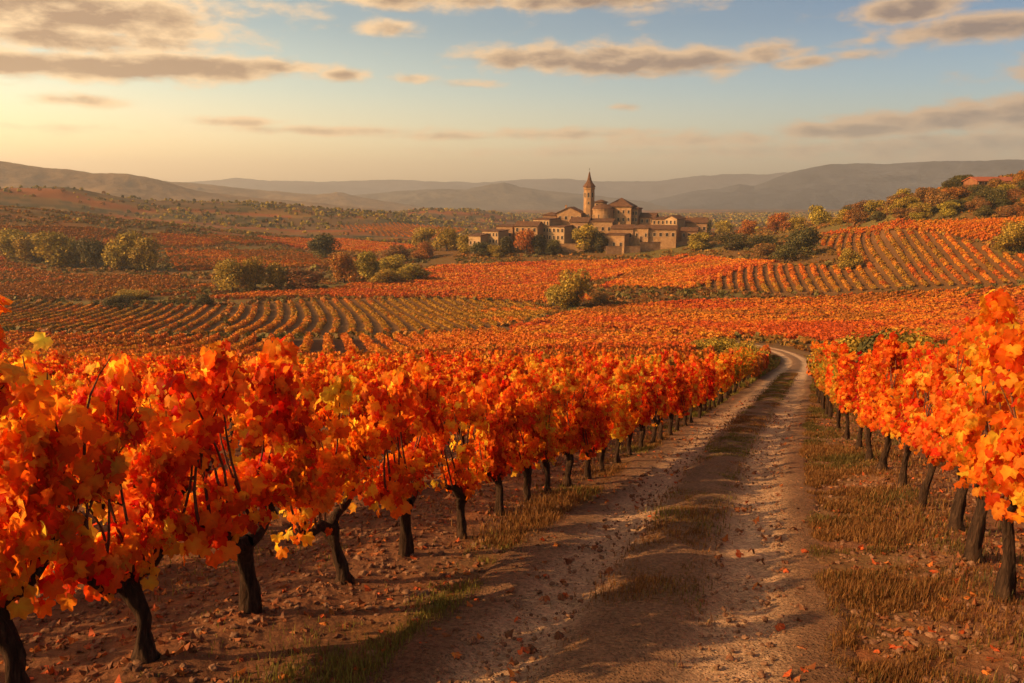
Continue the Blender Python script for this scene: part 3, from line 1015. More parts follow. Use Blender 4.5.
# the nearest three hundred in view stand as single plants, the others join the mass of rows
score = []
for k, (x, y, a, sd, row, q) in enumerate(cand):
    d = math.hypot(x, y) * (1.0 if row == 0 else 1.35)
    vis = in_view(x, y)
    score.append(d if vis else (d + 8 if d < 16 else 1e6 + d))
order = np.argsort(score)
single = set(order[:300].tolist())
rest_near = [cand[k] for k in range(len(cand)) if k not in single]
kinds = ['crimson', 'orange', 'amber', 'golden']
lookword = {'crimson': 'red leaved', 'orange': 'orange leaved', 'amber': 'amber leaved', 'golden': 'yellow green leaved'}
FRONT_KINDS = ['crimson', 'amber', 'amber', 'orange', 'amber', 'orange', 'orange', 'crimson', 'orange', 'amber', 'orange', 'crimson', 'orange', 'amber', 'orange', 'orange', 'amber', 'orange']
for k in sorted(single):
    x, y, a, sd, row, q = cand[k]
    d = math.hypot(x, y)
    pk = vr.choice(kinds[:3], p=[.18, .40, .42])
    if d > 26 and vr.random() < sstep(d, 26, 60) * .75:
        pk = 'golden'
    sc = vr.uniform(.93, 1.06)
    pool = VINES
    if sd == 'R':
        pool = TALL
        sc = vr.uniform(.98, 1.08) * (1.13 - .23 * float(sstep(d, 7.5, 14)))
        if row == 0 and 12 < d < 22:
            pk = 'orange'
        if row == 0 and d >= 22:
            pk = 'golden' if vr.random() < .75 else 'amber'
    else:
        if row == 0 and q < len(FRONT_KINDS) + 1 and q >= 1:
            pk = FRONT_KINDS[q - 1]
        if row <= 1 and d > 20 and vr.random() < sstep(d, 20, 40):
            pk = 'golden' if vr.random() < .8 else 'amber'
        if row == 0:
            sc = {1: 1.0, 2: 1.2, 3: 1.02, 4: 1.18, 5: 1.04, 6: 1.08}.get(q, sc)
        sc *= 1 - .06 * float(sstep(d, 8, 14))
    data = pool[pk][int(vr.integers(len(pool[pk])))]
    rz = a + (math.pi if vr.random() < .5 else 0) + vr.normal(0, .06)
    if sd == 'L' and row == 0:
        if q < 2:
            lab = 'grapevine of the left row just outside the left edge of the photo'
            lab = ['grapevine beginning the left row, closest beside the camera', 'grapevine left of the leftmost trunk, mostly outside the photo'][q]
        elif q - 2 < 20:
            lab = f'{lookword[pk]} grapevine, {ORD[q - 2]} trunk from the left in the row lining the track'
        else:
            lab = f'{"yellow green" if pk == "golden" else "orange"} grapevine far down the left row near the bend of the track'
        grp = 'grapevines lining the left of the track'
    elif sd == 'R' and row == 0:
        if q < 3:
            lab = ['grapevine beginning the right row, closest beside the camera', 'grapevine of the right row just out of frame beside the camera', 'tall grapevine cut by the right edge of the photo'][q]
        elif q - 3 < 11:
            lab = f'tall {lookword[pk]} grapevine, {ORD[q - 3]} trunk from the right edge in the right row'
        else:
            lab = f'{"yellow green" if pk == "golden" else "amber"} grapevine at the far end of the right row'
        grp = 'grapevines lining the right of the track'
    elif sd == 'R':
        lab = 'grapevine half hidden behind the row on the right of the track'
        grp = 'grapevines behind the right row'
    else:
        near = 'close behind' if row < 3 else 'rows back from'
        lab = f'{lookword[pk]} grapevine in the block {near} the left front row'
        grp = 'grapevines in the block behind the left row'
    place_vine(x, y, rz, sc, data, (row == 0 and d < 21), lab, grp)

# ------------------------------------------------------------------ the mass of farther rows, one object
QUAD = np.array([(-.5, -.5, 0), (.5, -.5, 0.06), (.5, .5, -.04), (-.5, .5, .05)])
QF = np.array([(0, 1, 2, 3)])


def clump_template(n, seed, w_, h_, l_, size):
    r = np.random.default_rng(seed)
    th = r.uniform(0, 2 * np.pi, n)
    ph = np.arccos(r.uniform(-.75, 1, n))
    rad = .55 + .45 * r.random(n)
    dirs = np.stack([np.sin(ph) * np.cos(th), np.sin(ph) * np.sin(th), np.cos(ph)], 1)
    p = dirs * rad[:, None] * np.array([l_, w_, h_]) + [0, 0, h_ * 1.05]
    nrm = dirs + r.normal(0, .5, (n, 3)) + [0, 0, .2]
    tip = np.stack([dirs[:, 0] * .4, dirs[:, 1] * .4, np.full(n, -.8)], 1) + r.normal(0, .5, (n, 3))
    V, F = inst(QUAD, QF, p, frames(tip, nrm), size * r.uniform(.6, 1.3, n))
    return V, F


pts = []     # x, y, heading, lod distance, palette colour, width
cols = []
wid = []
hts = []
mr = np.random.default_rng(77)
for fd in FIELDS:
    poly = fd['poly']
    px_ = np.array([p[0] for p in poly])
    py_ = np.array([p[1] for p in poly])
    h = math.atan((fd['head'] - 512) / FPX)
    hv = np.array([math.sin(h), math.cos(h)])
    pv = np.array([hv[1], -hv[0]])
    U = px_ * hv[0] + py_ * hv[1]
    W_ = px_ * pv[0] + py_ * pv[1]
    Uc = U.mean()
    span = U.max() - U.min()
    ext = abs(fd['curve']) * (span / 2) ** 2
    rows = np.arange(W_.min() - ext - 3, W_.max() + ext + 3, fd['sp'])
    us = np.arange(U.min(), U.max(), .75 if fd['head'] < 1000 and fd['pix'][0][1] > 240 else .9)
    a_, b_ = np.meshgrid(rows, us)
    a_, b_ = a_.ravel(), b_.ravel()
    hue = hash2(np.round(a_ / fd['sp']), a_ * 0, 5)
    a2 = a_ + fd['curve'] * (b_ - Uc) ** 2 + mr.normal(0, .10, len(a_)) + .35 * (fbm(b_ / 22., a_ / 40., 8, 2) - .5)
    b2 = b_ + mr.uniform(-.4, .4, len(b_))
    x = hv[0] * b2 + pv[0] * a2
    y = hv[1] * b2 + pv[1] * a2
    m = in_poly(x, y, poly) & (mr.random(len(x)) > .05)
    m &= np.abs(x) < .80 * y + 6
    k = np.where(m)[0]
    if len(k):
        s, t = track_st(x[k], y[k])
        k = k[(np.abs(t) > 2.8) | (y[k] > 170)]
    x, y = x[k], y[k]
    slope = np.arctan2(hv[1], hv[0]) + 0 * x
    pal = np.array(fd['pal'])
    # the whole block shifts in patches, every plant a little on its own
    pz = fbm(x / 26., y / 18., 9, 3)
    ci = np.clip(((pz - .5) * 2.2 + .5 + mr.normal(0, .07, len(x)) + (hue[k] - .5) * .3) * len(pal), 0, len(pal) - 1).astype(int)
    pts.append(np.stack([x, y, slope], 1))
    cols.append(pal[ci])
    wid.append(np.full(len(x), fd['w']))
    hts.append(np.full(len(x), fd.get('h', 1.0)))
# the back of the near block, where no single plant is built
if rest_near:
    rn = np.array([(c_[0], c_[1], c_[2]) for c_ in rest_near if c_[1] > 12 and abs(c_[0]) < .8 * c_[1] + 4])
    pts.append(rn)
    cc = np.array(ORANGE + RED + GOLD)[mr.integers(0, 13, len(rn))]
    cols.append(cc)
    wid.append(np.full(len(rn), .85))
    hts.append(np.full(len(rn), 1.15))
# block behind the near block, down to the slope foot
bx, by, bh = [], [], []
for row in range(-1, 44):
    for s_ in np.arange(6, LS[-1] + 25, 1.1):
        x, y, a = line_pt(min(s_, LS[-1]), 2.9 * row)
        ex = max(0, s_ - LS[-1])
        x, y = x + math.cos(a) * ex, y + math.sin(a) * ex
        if (row < 13 and s_ < LS[-1] - 8) or row < 0:
            continue
        bx.append(x); by.append(y); bh.append(a)
bx, by, bh = np.array(bx), np.array(by), np.array(bh)
m = (by > 16) & (np.abs(bx) < .78 * by + 4)
s, t = track_st(bx, by)
m &= np.abs(t) > 2.8
for fd in FIELDS:
    m &= ~in_poly(bx, by, fd['poly'])
lim = np.array([hit(p, q)[1] for p, q in ((-200, 372), (0, 368), (300, 362), (600, 350))])
m &= by < np.interp(bx / by, [(p - 512) / FPX for p in (-200, 0, 300, 600)], lim)
bx, by, bh = bx[m], by[m], bh[m]
pts.append(np.stack([bx, by, bh], 1))
pal = np.array(ORANGE + RED[:3])
cols.append(pal[mr.integers(0, len(pal), len(bx))])
wid.append(np.full(len(bx), .9))
hts.append(np.full(len(bx), 1.1))

pts, cols, wid, hts = np.concatenate(pts), np.concatenate(cols), np.concatenate(wid), np.concatenate(hts)
pts[:, :2] += mr.normal(0, .05, (len(pts), 2))
zz = G(pts[:, 0], pts[:, 1], False)
dist = np.hypot(pts[:, 0], pts[:, 1])
Vs, Fs, Cs, off = [], [], [], 0
for lo, hi_, nq, sz in ((0, 60, 150, .17), (60, 110, 90, .20), (110, 180, 60, .25), (180, 270, 38, .32), (270, 9999, 24, .42)):
    for v in range(5):
        TV, TF = clump_template(nq, 900 + v + nq, .58, .58, .85, sz)
        m = (dist >= lo) & (dist < hi_) & (np.arange(len(dist)) % 5 == v)
        N = int(m.sum())
        if not N:
            continue
        sc = np.stack([mr.uniform(.9, 1.15, N), mr.uniform(.85, 1.15, N) * wid[m], mr.uniform(.85, 1.15, N) * hts[m]], 1)
        flip = np.where(mr.random(N) < .5, np.pi, 0)
        V, F = inst(TV, TF, np.stack([pts[m, 0], pts[m, 1], zz[m]], 1), rotz(pts[m, 2] + flip), sc)
        c = np.repeat(cols[m], nq, axis=0)
        c = c * mr.uniform(.82, 1.16, (len(c), 1)) * (1 + mr.normal(0, .06, (len(c), 3)))
        Vs.append(V); Fs.append(F + off); Cs.append(np.repeat(c, 4, axis=0))
        off += len(V)
V, F, C = np.concatenate(Vs), np.concatenate(Fs), np.clip(np.concatenate(Cs), .005, .8)
print('far vine quads', len(F), 'plants', len(pts))
o = link('vineyard_rows', mesh_data('vineyard_rows', V, [F], M_LEAF, C))
tag(o, 'orange and gold vineyard rows filling the valley fields', 'vineyard', kind='stuff')

# ------------------------------------------------------------------ trees and shrubs
TREE_PALS = {
    'olive': [(.28, .195, .024), (.36, .24, .026), (.19, .145, .02), (.44, .28, .03)],
    'dark': [(.075, .065, .018), (.10, .085, .02), (.15, .105, .024), (.055, .05, .014)],
    'yellow': [(.38, .24, .03), (.46, .27, .03), (.28, .19, .026), (.20, .15, .024)],
    'orange': [(.40, .14, .02), (.34, .10, .016), (.20, .10, .02), (.44, .20, .03)],
    'brown': [(.24, .105, .026), (.18, .085, .024), (.30, .12, .026), (.15, .09, .024)],
}
M_TBARK, n = new_mat('tree_bark')
tco = n.add('ShaderNodeTexCoord')
f = n.noise(tco.outputs['Object'], 6, 5, .6)
out(n, bsdf(n, n.ramp(f, [(.3, (.03, .02, .012)), (.7, (.12, .08, .05))]), .95, f, .8, .05))


def make_tree(seed, pal, n=5200, shrub=False):
    """unit tree: height 1, width about 1; crown of many small leaf faces on uneven lobes"""
    r = np.random.default_rng(seed)
    nl = 16 if not shrub else 14
    lob = []
    for k in range(nl):
        th = r.uniform(0, 6.28)
        rad = r.uniform(.08, .33)
        zc = r.uniform(.20, .80) if not shrub else r.uniform(.10, .74)
        shrink = 1 - .55 * max(0, zc - .5)
        lob.append((rad * math.cos(th) * shrink, rad * math.sin(th) * shrink, zc, r.uniform(.15, .25)))
    lob.append((0, 0, .55, .26))
    lob = np.array(lob)
    k = r.choice(len(lob), n, p=lob[:, 3] ** 2 / (lob[:, 3] ** 2).sum())
    d = r.normal(size=(n, 3))
    d /= np.linalg.norm(d, axis=1, keepdims=True)
    rad = lob[k, 3] * (1 - .5 * r.random(n) ** 2.2) * (1 + .35 * (vnoise(d[:, 0] * 4 + k * 9, d[:, 1] * 4 + d[:, 2] * 4, seed) - .5))
    p = lob[k, :3] + d * rad[:, None] * np.array([1, 1, .9])
    p[:, 2] = np.maximum(p[:, 2], .02 + .03 * r.random(n))
    nrm = d + r.normal(0, .32, (n, 3)) + [0, 0, .15]
    tip = r.normal(size=(n, 3)) + [0, 0, -.5]
    V, F = inst(QUAD, QF, p, frames(tip, nrm), .034 * r.uniform(.5, 1.25, n))
    P = np.array(TREE_PALS[pal])
    c = P[r.integers(0, len(P), n)] * r.uniform(.75, 1.25, (n, 1)) * (.75 + .5 * hash2(k, k * 0, seed))[:, None]
    crown = mesh_data('crown', V, [F], M_LEAF, np.repeat(c, 4, axis=0))
    tk = []
    z = np.linspace(-.06, .62 if not shrub else .4, 8)
    u = np.clip(z / .62, 0, 1)
    path = np.stack([.03 * np.sin(u * 4 + seed), .03 * np.cos(u * 3 + seed), z], 1)
    tk.append(tube(path, np.interp(u, [0, 1], [.035, .012]), 8, .2, seed))
    for q in lob[:6]:
        b = path[3 if not shrub else 1]
        kk = np.linspace(0, 1, 5)[:, None]
        tk.append(tube(b[None] * (1 - kk) + q[None, :3] * kk + np.array([0, 0, -.04]) * np.sin(kk * 3.1), np.linspace(.016, .005, 5), 6))
    tv, tf = join(tk)
    return crown, mesh_data('trunk', tv, [tf], M_TBARK, smooth=True)


TREES = {}
for q, pal in enumerate(TREE_PALS):
    TREES[pal] = [make_tree(300 + 10 * q + v, pal) for v in range(2)] + [make_tree(305 + 10 * q + v, pal, 5200, True) for v in range(2)]
tr = np.random.default_rng(31)
# px of the foot, width px, height px, palette, shrub?, label
PLANTS = [
    (14, 258, 36, 26, 'olive', 0, 'olive tree at the left edge of the photo beside the left grove'),
    (34, 262, 34, 25, 'olive', 0, 'small olive tree at the left end of the left grove'),
    (66, 267, 50, 33, 'olive', 0, 'broad olive tree second from the left in the left grove'),
    (97, 269, 26, 32, 'dark', 0, 'narrow dark tree in the middle of the left grove'),
    (122, 270, 40, 35, 'olive', 0, 'round olive tree right of the narrow dark tree in the left grove'),
    (146, 271, 36, 32, 'olive', 0, 'olive tree at the right end of the left grove'),
    (322, 259, 32, 22, 'dark', 0, 'round dark tree alone above the orange field left of the village'),
    (232, 293, 36, 29, 'yellow', 0, 'yellow green tree at the left end of the tree line below the left hills'),
    (256, 291, 30, 29, 'yellow', 0, 'yellow tree second in the tree line below the left hills'),
    (277, 290, 24, 25, 'olive', 0, 'thin olive tree in the tree line beside the dark orange bush'),
    (305, 289, 46, 20, 'brown', 1, 'low broad brown bush in the middle of the tree line'),
    (343, 283, 32, 29, 'orange', 0, 'bright orange tree in the tree line left of the village'),
    (370, 279, 32, 26, 'olive', 0, 'olive tree right of the bright orange tree in the tree line'),
    (392, 276, 30, 22, 'yellow', 1, 'yellow shrub at the right end of the tree line'),
    (389, 284, 36, 14, 'yellow', 1, 'low yellow hedge bush in front of the olive tree line'),
    (414, 281, 36, 16, 'yellow', 1, 'yellow green bush ending the hedge above the striped field'),
    (400, 262, 34, 16, 'brown', 1, 'russet bush at the left foot of the village rise'),
    (423, 248, 27, 18, 'yellow', 0, 'yellow tree furthest left beside the village'),
    (424, 258, 24, 15, 'orange', 1, 'small orange bush in front of the trees left of the village'),
    (446, 251, 28, 20, 'yellow', 0, 'yellow green tree between two trees left of the village'),
    (468, 252, 26, 16, 'olive', 1, 'dark green round shrub nearest the pale house of the village'),
    (482, 256, 22, 13, 'dark', 1, 'dark bush at the foot of the leftmost village house'),
    (496, 256, 20, 11, 'olive', 1, 'low olive bush in front of the two tier house'),
    (508, 253, 16, 15, 'dark', 1, 'small dark bush left of the orange topped tree by the village'),
    (526, 254, 25, 22, 'orange', 0, 'orange topped tree in front of the terrace house'),
    (537, 254, 18, 17, 'dark', 0, 'dark tree leaning on the orange topped tree by the village'),
    (551, 255, 19, 14, 'dark', 1, 'small dark bush between the two village trees'),
    (585, 252, 28, 24, 'yellow', 0, 'yellow green tree below the church tower'),
    (599, 252, 22, 18, 'dark', 0, 'dark tree right of the yellow tree below the church tower'),
    (572, 309, 42, 38, 'olive', 1, 'large round bush standing alone in the middle of the orange fields'),
    (554, 308, 22, 24, 'yellow', 1, 'yellow bush hugging the left side of the large lone bush'),
    (598, 305, 22, 15, 'brown', 1, 'brown shrub at the right side of the large lone bush'),
    (121, 309, 30, 13, 'dark', 1, 'dark low bush at the top edge of the left striped field'),
    (133, 300, 34, 11, 'yellow', 1, 'yellow low shrub behind the dark bush above the left striped field'),
    (203, 307, 20, 12, 'dark', 1, 'dark round bush at the corner of the striped field'),
    (704, 236, 18, 15, 'dark', 0, 'dark tree at the right end of the village'),
    (724, 236, 20, 14, 'olive', 0, 'olive tree just right of the village end'),
    (700, 249, 28, 15, 'olive', 1, 'olive shrub in front of the dark tree at the village end'),
    (730, 250, 32, 16, 'dark', 1, 'dark shrub in the thicket right of the village'),
    (748, 236, 20, 15, 'orange', 0, 'orange tree in the thicket right of the village'),
    (776, 233, 24, 18, 'orange', 0, 'orange olive tree at the foot of the right hill'),
    (797, 230, 20, 12, 'olive', 1, 'olive shrub left of the tall tree on the hill foot'),
    (819, 226, 24, 19, 'olive', 0, 'tall olive tree on the foot of the right hill'),
    (760, 250, 28, 14, 'dark', 1, 'dark bush in the thicket above the brown bush'),
    (766, 259, 30, 17, 'brown', 1, 'brown round bush left of the dark field tree'),
    (801, 257, 33, 26, 'dark', 0, 'dark tree at the head of the right striped field'),
    (785, 263, 26, 17, 'dark', 1, 'low dark bush between the brown bush and the dark field tree'),
    (850, 268, 23, 19, 'olive', 1, 'single olive bush inside the right striped field'),
    (1012, 253, 38, 31, 'olive', 1, 'big olive bush on the slope at the right edge of the photo'),
    (960, 185, 20, 11, 'dark', 0, 'dark round tree on the hilltop beside the red roofed building'),
    (1022, 183, 18, 12, 'orange', 1, 'orange bush on the hilltop right of the red roofed building'),
]


def plant(px, py, wpx, hpx, pal, shrub, label, group=None, xy=None):
    x, y = hit(px, py) if xy is None else xy
    dep = y * CP - gz(x, y, False) * SP
    m = dep / FPX
    data = TREES[pal][(2 if shrub else 0) + int(tr.integers(2))]
    h = hpx * m * 1.22
    wd = wpx * m * 1.12
    e = link('shrub' if shrub else 'tree', None, None, (x, y, gz(x, y, False) - .15), tr.uniform(0, 6.28), (wd, wd, h))
    tag(e, label, 'shrub' if shrub else 'tree', group)
    link('crown', data[0], e)
    link('trunk', data[1], e)
    return e


for p in PLANTS:
    plant(*p, group='trees and bushes of the valley')
# hedge of yellow green shrubs behind the far end of the right row
for px, d, hh, pal in ((838, 37, 2.5, 'yellow'), (858, 35, 2.5, 'olive'), (880, 33, 2.6, 'dark'), (903, 31, 2.6, 'olive'), (846, 46, 2.4, 'yellow')):
    x, y = slope_pt((px - 512) / FPX * d, d)
    plant(px, 0, 2.6 / d * FPX, hh / d * FPX, pal, 1, f'{dict(yellow="yellow", olive="olive", dark="dark green")[pal]} hedge shrub behind the far end of the right vine row', 'hedge shrubs behind the right row', (x, y))
# yellow green bushes where the left row meets the bend
for px, py, ww, hh, pal in ((757, 371, 30, 24, 'yellow'), (742, 362, 34, 22, 'yellow'), (722, 358, 36, 20, 'olive'), (700, 354, 30, 16, 'yellow')):
    plant(px, py, ww, hh, pal, 1, f'{"olive" if pal == "olive" else "yellow"} roadside bush at the bend where the left vine row ends', 'bushes at the bend of the track')

# scrub on the right hill: larger shrubs one by one
hs = np.random.default_rng(91)
cnt = 0
for q in range(400):
    px, py = hs.uniform(790, 1100), hs.uniform(178, 226)
    topl = np.interp(px, [780, 820, 868, 895, 950, 1024, 1100], [233, 221, 211, 198, 190, 184, 182])
    botl = np.interp(px, [780, 820, 870, 950, 1100], [236, 231, 225, 219, 215])
    if not (topl + 2 < py < botl) or cnt >= 95:
        continue
    if 940 < px < 1024 and py < 194:
        continue
    pal = hs.choice(['brown', 'olive', 'dark', 'orange'], p=[.45, .25, .2, .1])
    ww = hs.uniform(10, 24)
    lab = {'brown': 'russet scrub bush', 'olive': 'olive scrub bush', 'dark': 'dark scrub bush', 'orange': 'orange scrub bush'}[pal] + ' on the slope of the right hill'
    plant(px, py, ww, ww * hs.uniform(.45, .75), str(pal), 1, lab, 'scrub bushes on the right hill')
    cnt += 1

# dry meadow and low scrub between the fields: nobody could count it
q = np.random.default_rng(56)
N = 60000
y = 70 + 520 * q.random(N) ** .8
x = q.uniform(-.8, .8, N) * y
s, t = track_st(x, y)
keep = (np.abs(t) > 3.2) | (y > 172)
for fd in FIELDS:
    keep &= ~in_poly(x, y, fd['poly'])
keep &= ~in_poly(x, y, [tuple(hit(*p)) for p in ((-300, 380), (0, 372), (400, 364), (720, 352), (760, 380), (600, 700), (-300, 700))])
keep &= fbm(x / 16., y / 12., 140, 3) > .40
x, y = x[keep], y[keep]
z = G(x, y, False)
hue_ = fbm(x / 40., y / 25., 141, 3)
Vs, Fs, Cs, off = [], [], [], 0
mp3 = np.array([(.24, .115, .022), (.30, .10, .015), (.17, .095, .02), (.12, .085, .018), (.21, .07, .015)])
for v in range(5):
    TV, TF = clump_template(14, 1700 + v, .6, .30, .6, .42)
    m = np.arange(len(x)) % 5 == v
    k = int(m.sum())
    s1 = q.uniform(.5, 1.9, k) * np.interp(np.hypot(x[m], y[m]), [70, 170], [.35, 1])
    V, F = inst(TV, TF, np.stack([x[m], y[m], z[m] - .1], 1), rotz(q.uniform(0, 6, k)), s1)
    ci = np.clip((hue_[m] - .5) * 9 + 2.5 + q.normal(0, .8, k), 0, 4).astype(int)
    c = np.repeat(mp3[ci], 14, axis=0) * q.uniform(.7, 1.3, (k * 14, 1))
    Vs.append(V); Fs.append(F + off); Cs.append(np.repeat(c, 4, axis=0))
    off += len(V)
o = link('dry_meadow', mesh_data('dry_meadow', np.concatenate(Vs), [np.concatenate(Fs)], M_LEAF, np.concatenate(Cs)))
tag(o, 'golden brown dry meadow and low scrub between the fields', 'meadow', kind='stuff')

# woods and hedgerows far off, too many and small to count: one object
q = np.random.default_rng(55)
N = 120000
x = q.uniform(-1400, 1500, N)
y = q.uniform(330, 2300, N)
r = np.hypot(x, y)
keep = np.abs(x) < .78 * y
dens = sstep(fbm(x / 190., y / 50., 130, 3, .55), .50, .55) * 1.3 + .03
hedge = (np.abs(np.mod(x * .28 + y * .96 + 22 * fbm(x / 120., y / 90., 131, 2), 95)) < 3).astype(float) * (fbm(x / 70., y / 70., 133, 2) > .46)
onhill = .14 * sstep(r, 620, 760) * (x < 60)
keep &= q.random(N) < np.clip(dens * .55 + hedge * .6 + onhill, 0, 1) * np.clip(r / 800., .45, 1)
keep &= ~((np.abs(x - 60) < 75) & (np.abs(y - 425) < 60))
keep &= ~((x > 80) & (r < 560))
for fd in FIELDS:
    keep &= ~in_poly(x, y, fd['poly'])
x, y, r = x[keep], y[keep], r[keep]
z = G(x, y, False)
Vs, Fs, Cs, off = [], [], [], 0
pals = [np.array(TREE_PALS[p_]) for p_ in ('olive', 'dark', 'brown', 'yellow')]
for v in range(6):
    nq = 26
    TV, TF = clump_template(nq, 1500 + v, .6, .5, .6, .42)
    m = np.arange(len(x)) % 6 == v
    k = int(m.sum())
    s1 = q.uniform(1.3, 4.2, k) * (.7 + .5 * sstep(r[m], 500, 1800))
    V, F = inst(TV, TF, np.stack([x[m], y[m], z[m] - .3], 1), rotz(q.uniform(0, 6, k)), s1)
    pc = np.array([pals[i_][j_] for i_, j_ in zip(q.choice(4, k, p=[.4, .3, .2, .1]), q.integers(0, 4, k))])
    c = np.repeat(pc, nq, axis=0) * q.uniform(.75, 1.25, (k * nq, 1))
    Vs.append(V); Fs.append(F + off); Cs.append(np.repeat(c, 4, axis=0))
    off += len(V)
print('far scrub clumps', len(x))
o = link('distant_woodland', mesh_data('distant_woodland', np.concatenate(Vs), [np.concatenate(Fs)], M_LEAF, np.concatenate(Cs)))
tag(o, 'dark woods and hedgerows scattered over the far hills', 'woodland', kind='stuff')

# ------------------------------------------------------------------ village
def stone_material(name, c1, c2, scale=.55):
    m, n = new_mat(name)
    tco = n.add('ShaderNodeTexCoord')
    a = n.noise(tco.outputs['Object'], scale, 5, .65)
    br = n.add('ShaderNodeTexBrick')
    mp = n.add('ShaderNodeMapping')
    mp.inputs['Rotation'].default_value = (math.radians(90), 0, 0)
    n.l.new(tco.outputs['Object'], mp.inputs[0])
    n.l.new(mp.outputs[0], br.inputs[0])
    br.inputs['Scale'].default_value = 1.0
    br.inputs['Brick Width'].default_value = .9
    br.inputs['Row Height'].default_value = .4
    br.inputs['Color1'].default_value = (1, 1, 1, 1)
    br.inputs['Color2'].default_value = (.78, .76, .74, 1)
    br.inputs['Mortar'].default_value = (.7, .68, .66, 1)
    c = n.mix(.75, n.ramp(a, [(.3, c1), (.72, c2)]), br.outputs[0], 'MULTIPLY')
    out(n, bsdf(n, c, .93, a, .5, .1, .15))
    return m


M_STONE = [stone_material('ochre_stone', (.27, .145, .062), (.43, .255, .12)), stone_material('brown_stone', (.24, .125, .058), (.38, .215, .105)), stone_material('pale_plaster', (.36, .22, .105), (.48, .315, .16), .3), stone_material('red_stone', (.18, .07, .03), (.28, .12, .05))]
M_ROOF, n = new_mat('roof_tiles')
tco = n.add('ShaderNodeTexCoord')
wv = n.add('ShaderNodeTexWave')
n.l.new(tco.outputs['Object'], wv.inputs[0])
wv.inputs['Scale'].default_value = 1.6
wv.inputs['Distortion'].default_value = 1.2
a = n.noise(tco.outputs['Object'], .9, 5, .65)
c = n.mix(n.m('MULTIPLY', wv.outputs[0], .35), n.ramp(a, [(.3, (.085, .042, .022)), (.7, (.17, .08, .038))]), (.06, .032, .02))
out(n, bsdf(n, c, .9, wv.outputs[0], .5, .1, .15))
M_GLASS, n = new_mat('dark_window')
out(n, bsdf(n, (.025, .018, .014), .25, None, spec=.4))
M_TRIM, n = new_mat('stone_trim')
tco = n.add('ShaderNodeTexCoord')
out(n, bsdf(n, n.ramp(n.noise(tco.outputs['Object'], 3, 3), [(.3, (.34, .22, .13)), (.7, (.48, .34, .21))]), .9))
M_WOOD, n = new_mat('old_wood')
tco = n.add('ShaderNodeTexCoord')
out(n, bsdf(n, n.ramp(n.noise(tco.outputs['Object'], 5, 3), [(.3, (.05, .028, .016)), (.7, (.11, .06, .03))]), .85))


def box_arrays(x0, x1, y0, y1, z0, z1):
    V = np.array([(x0, y0, z0), (x1, y0, z0), (x1, y1, z0), (x0, y1, z0), (x0, y0, z1), (x1, y0, z1), (x1, y1, z1), (x0, y1, z1)], float)
    F = np.array([(0, 3, 2, 1), (4, 5, 6, 7), (0, 1, 5, 4), (1, 2, 6, 5), (2, 3, 7, 6), (3, 0, 4, 7)])
    return V, F


def poly_mesh(name, V, faces, mat):
    me = bpy.data.meshes.new(name)
    me.from_pydata([tuple(v) for v in V], [], faces)
    me.materials.append(mat)
    me.update()
    return me


_win = {}


def window_mesh(w_, h_, arched=False):
    key = (round(w_, 2), round(h_, 2), arched)
    if key not in _win:
        # local: x across, y outwards negative, z up from the sill; frame round a pane set back in it
        P, midx = [], []
        t = .16
        for bx_ in ((-w_ / 2 - t, w_ / 2 + t, -.16, .1, -t, 0), (-w_ / 2 - t, w_ / 2 + t, -.12, .1, h_, h_ + t), (-w_ / 2 - t, -w_ / 2, -.12, .1, 0, h_), (w_ / 2, w_ / 2 + t, -.12, .1, 0, h_)):
            P.append(box_arrays(*bx_))
            midx += [0] * 6
        P.append(box_arrays(-w_ / 2, w_ / 2, -.03, .1, .002, h_ - .002))
        midx += [1] * 6
        P.append(box_arrays(-.04, .04, -.06, .09, .004, h_ - .004))
        midx += [2] * 6
        v, f_ = join(P)
        _win[key] = mesh_data('window', v, [f_], [M_TRIM, M_GLASS, M_WOOD], midx=midx)
    return _win[key]


DOOR = None


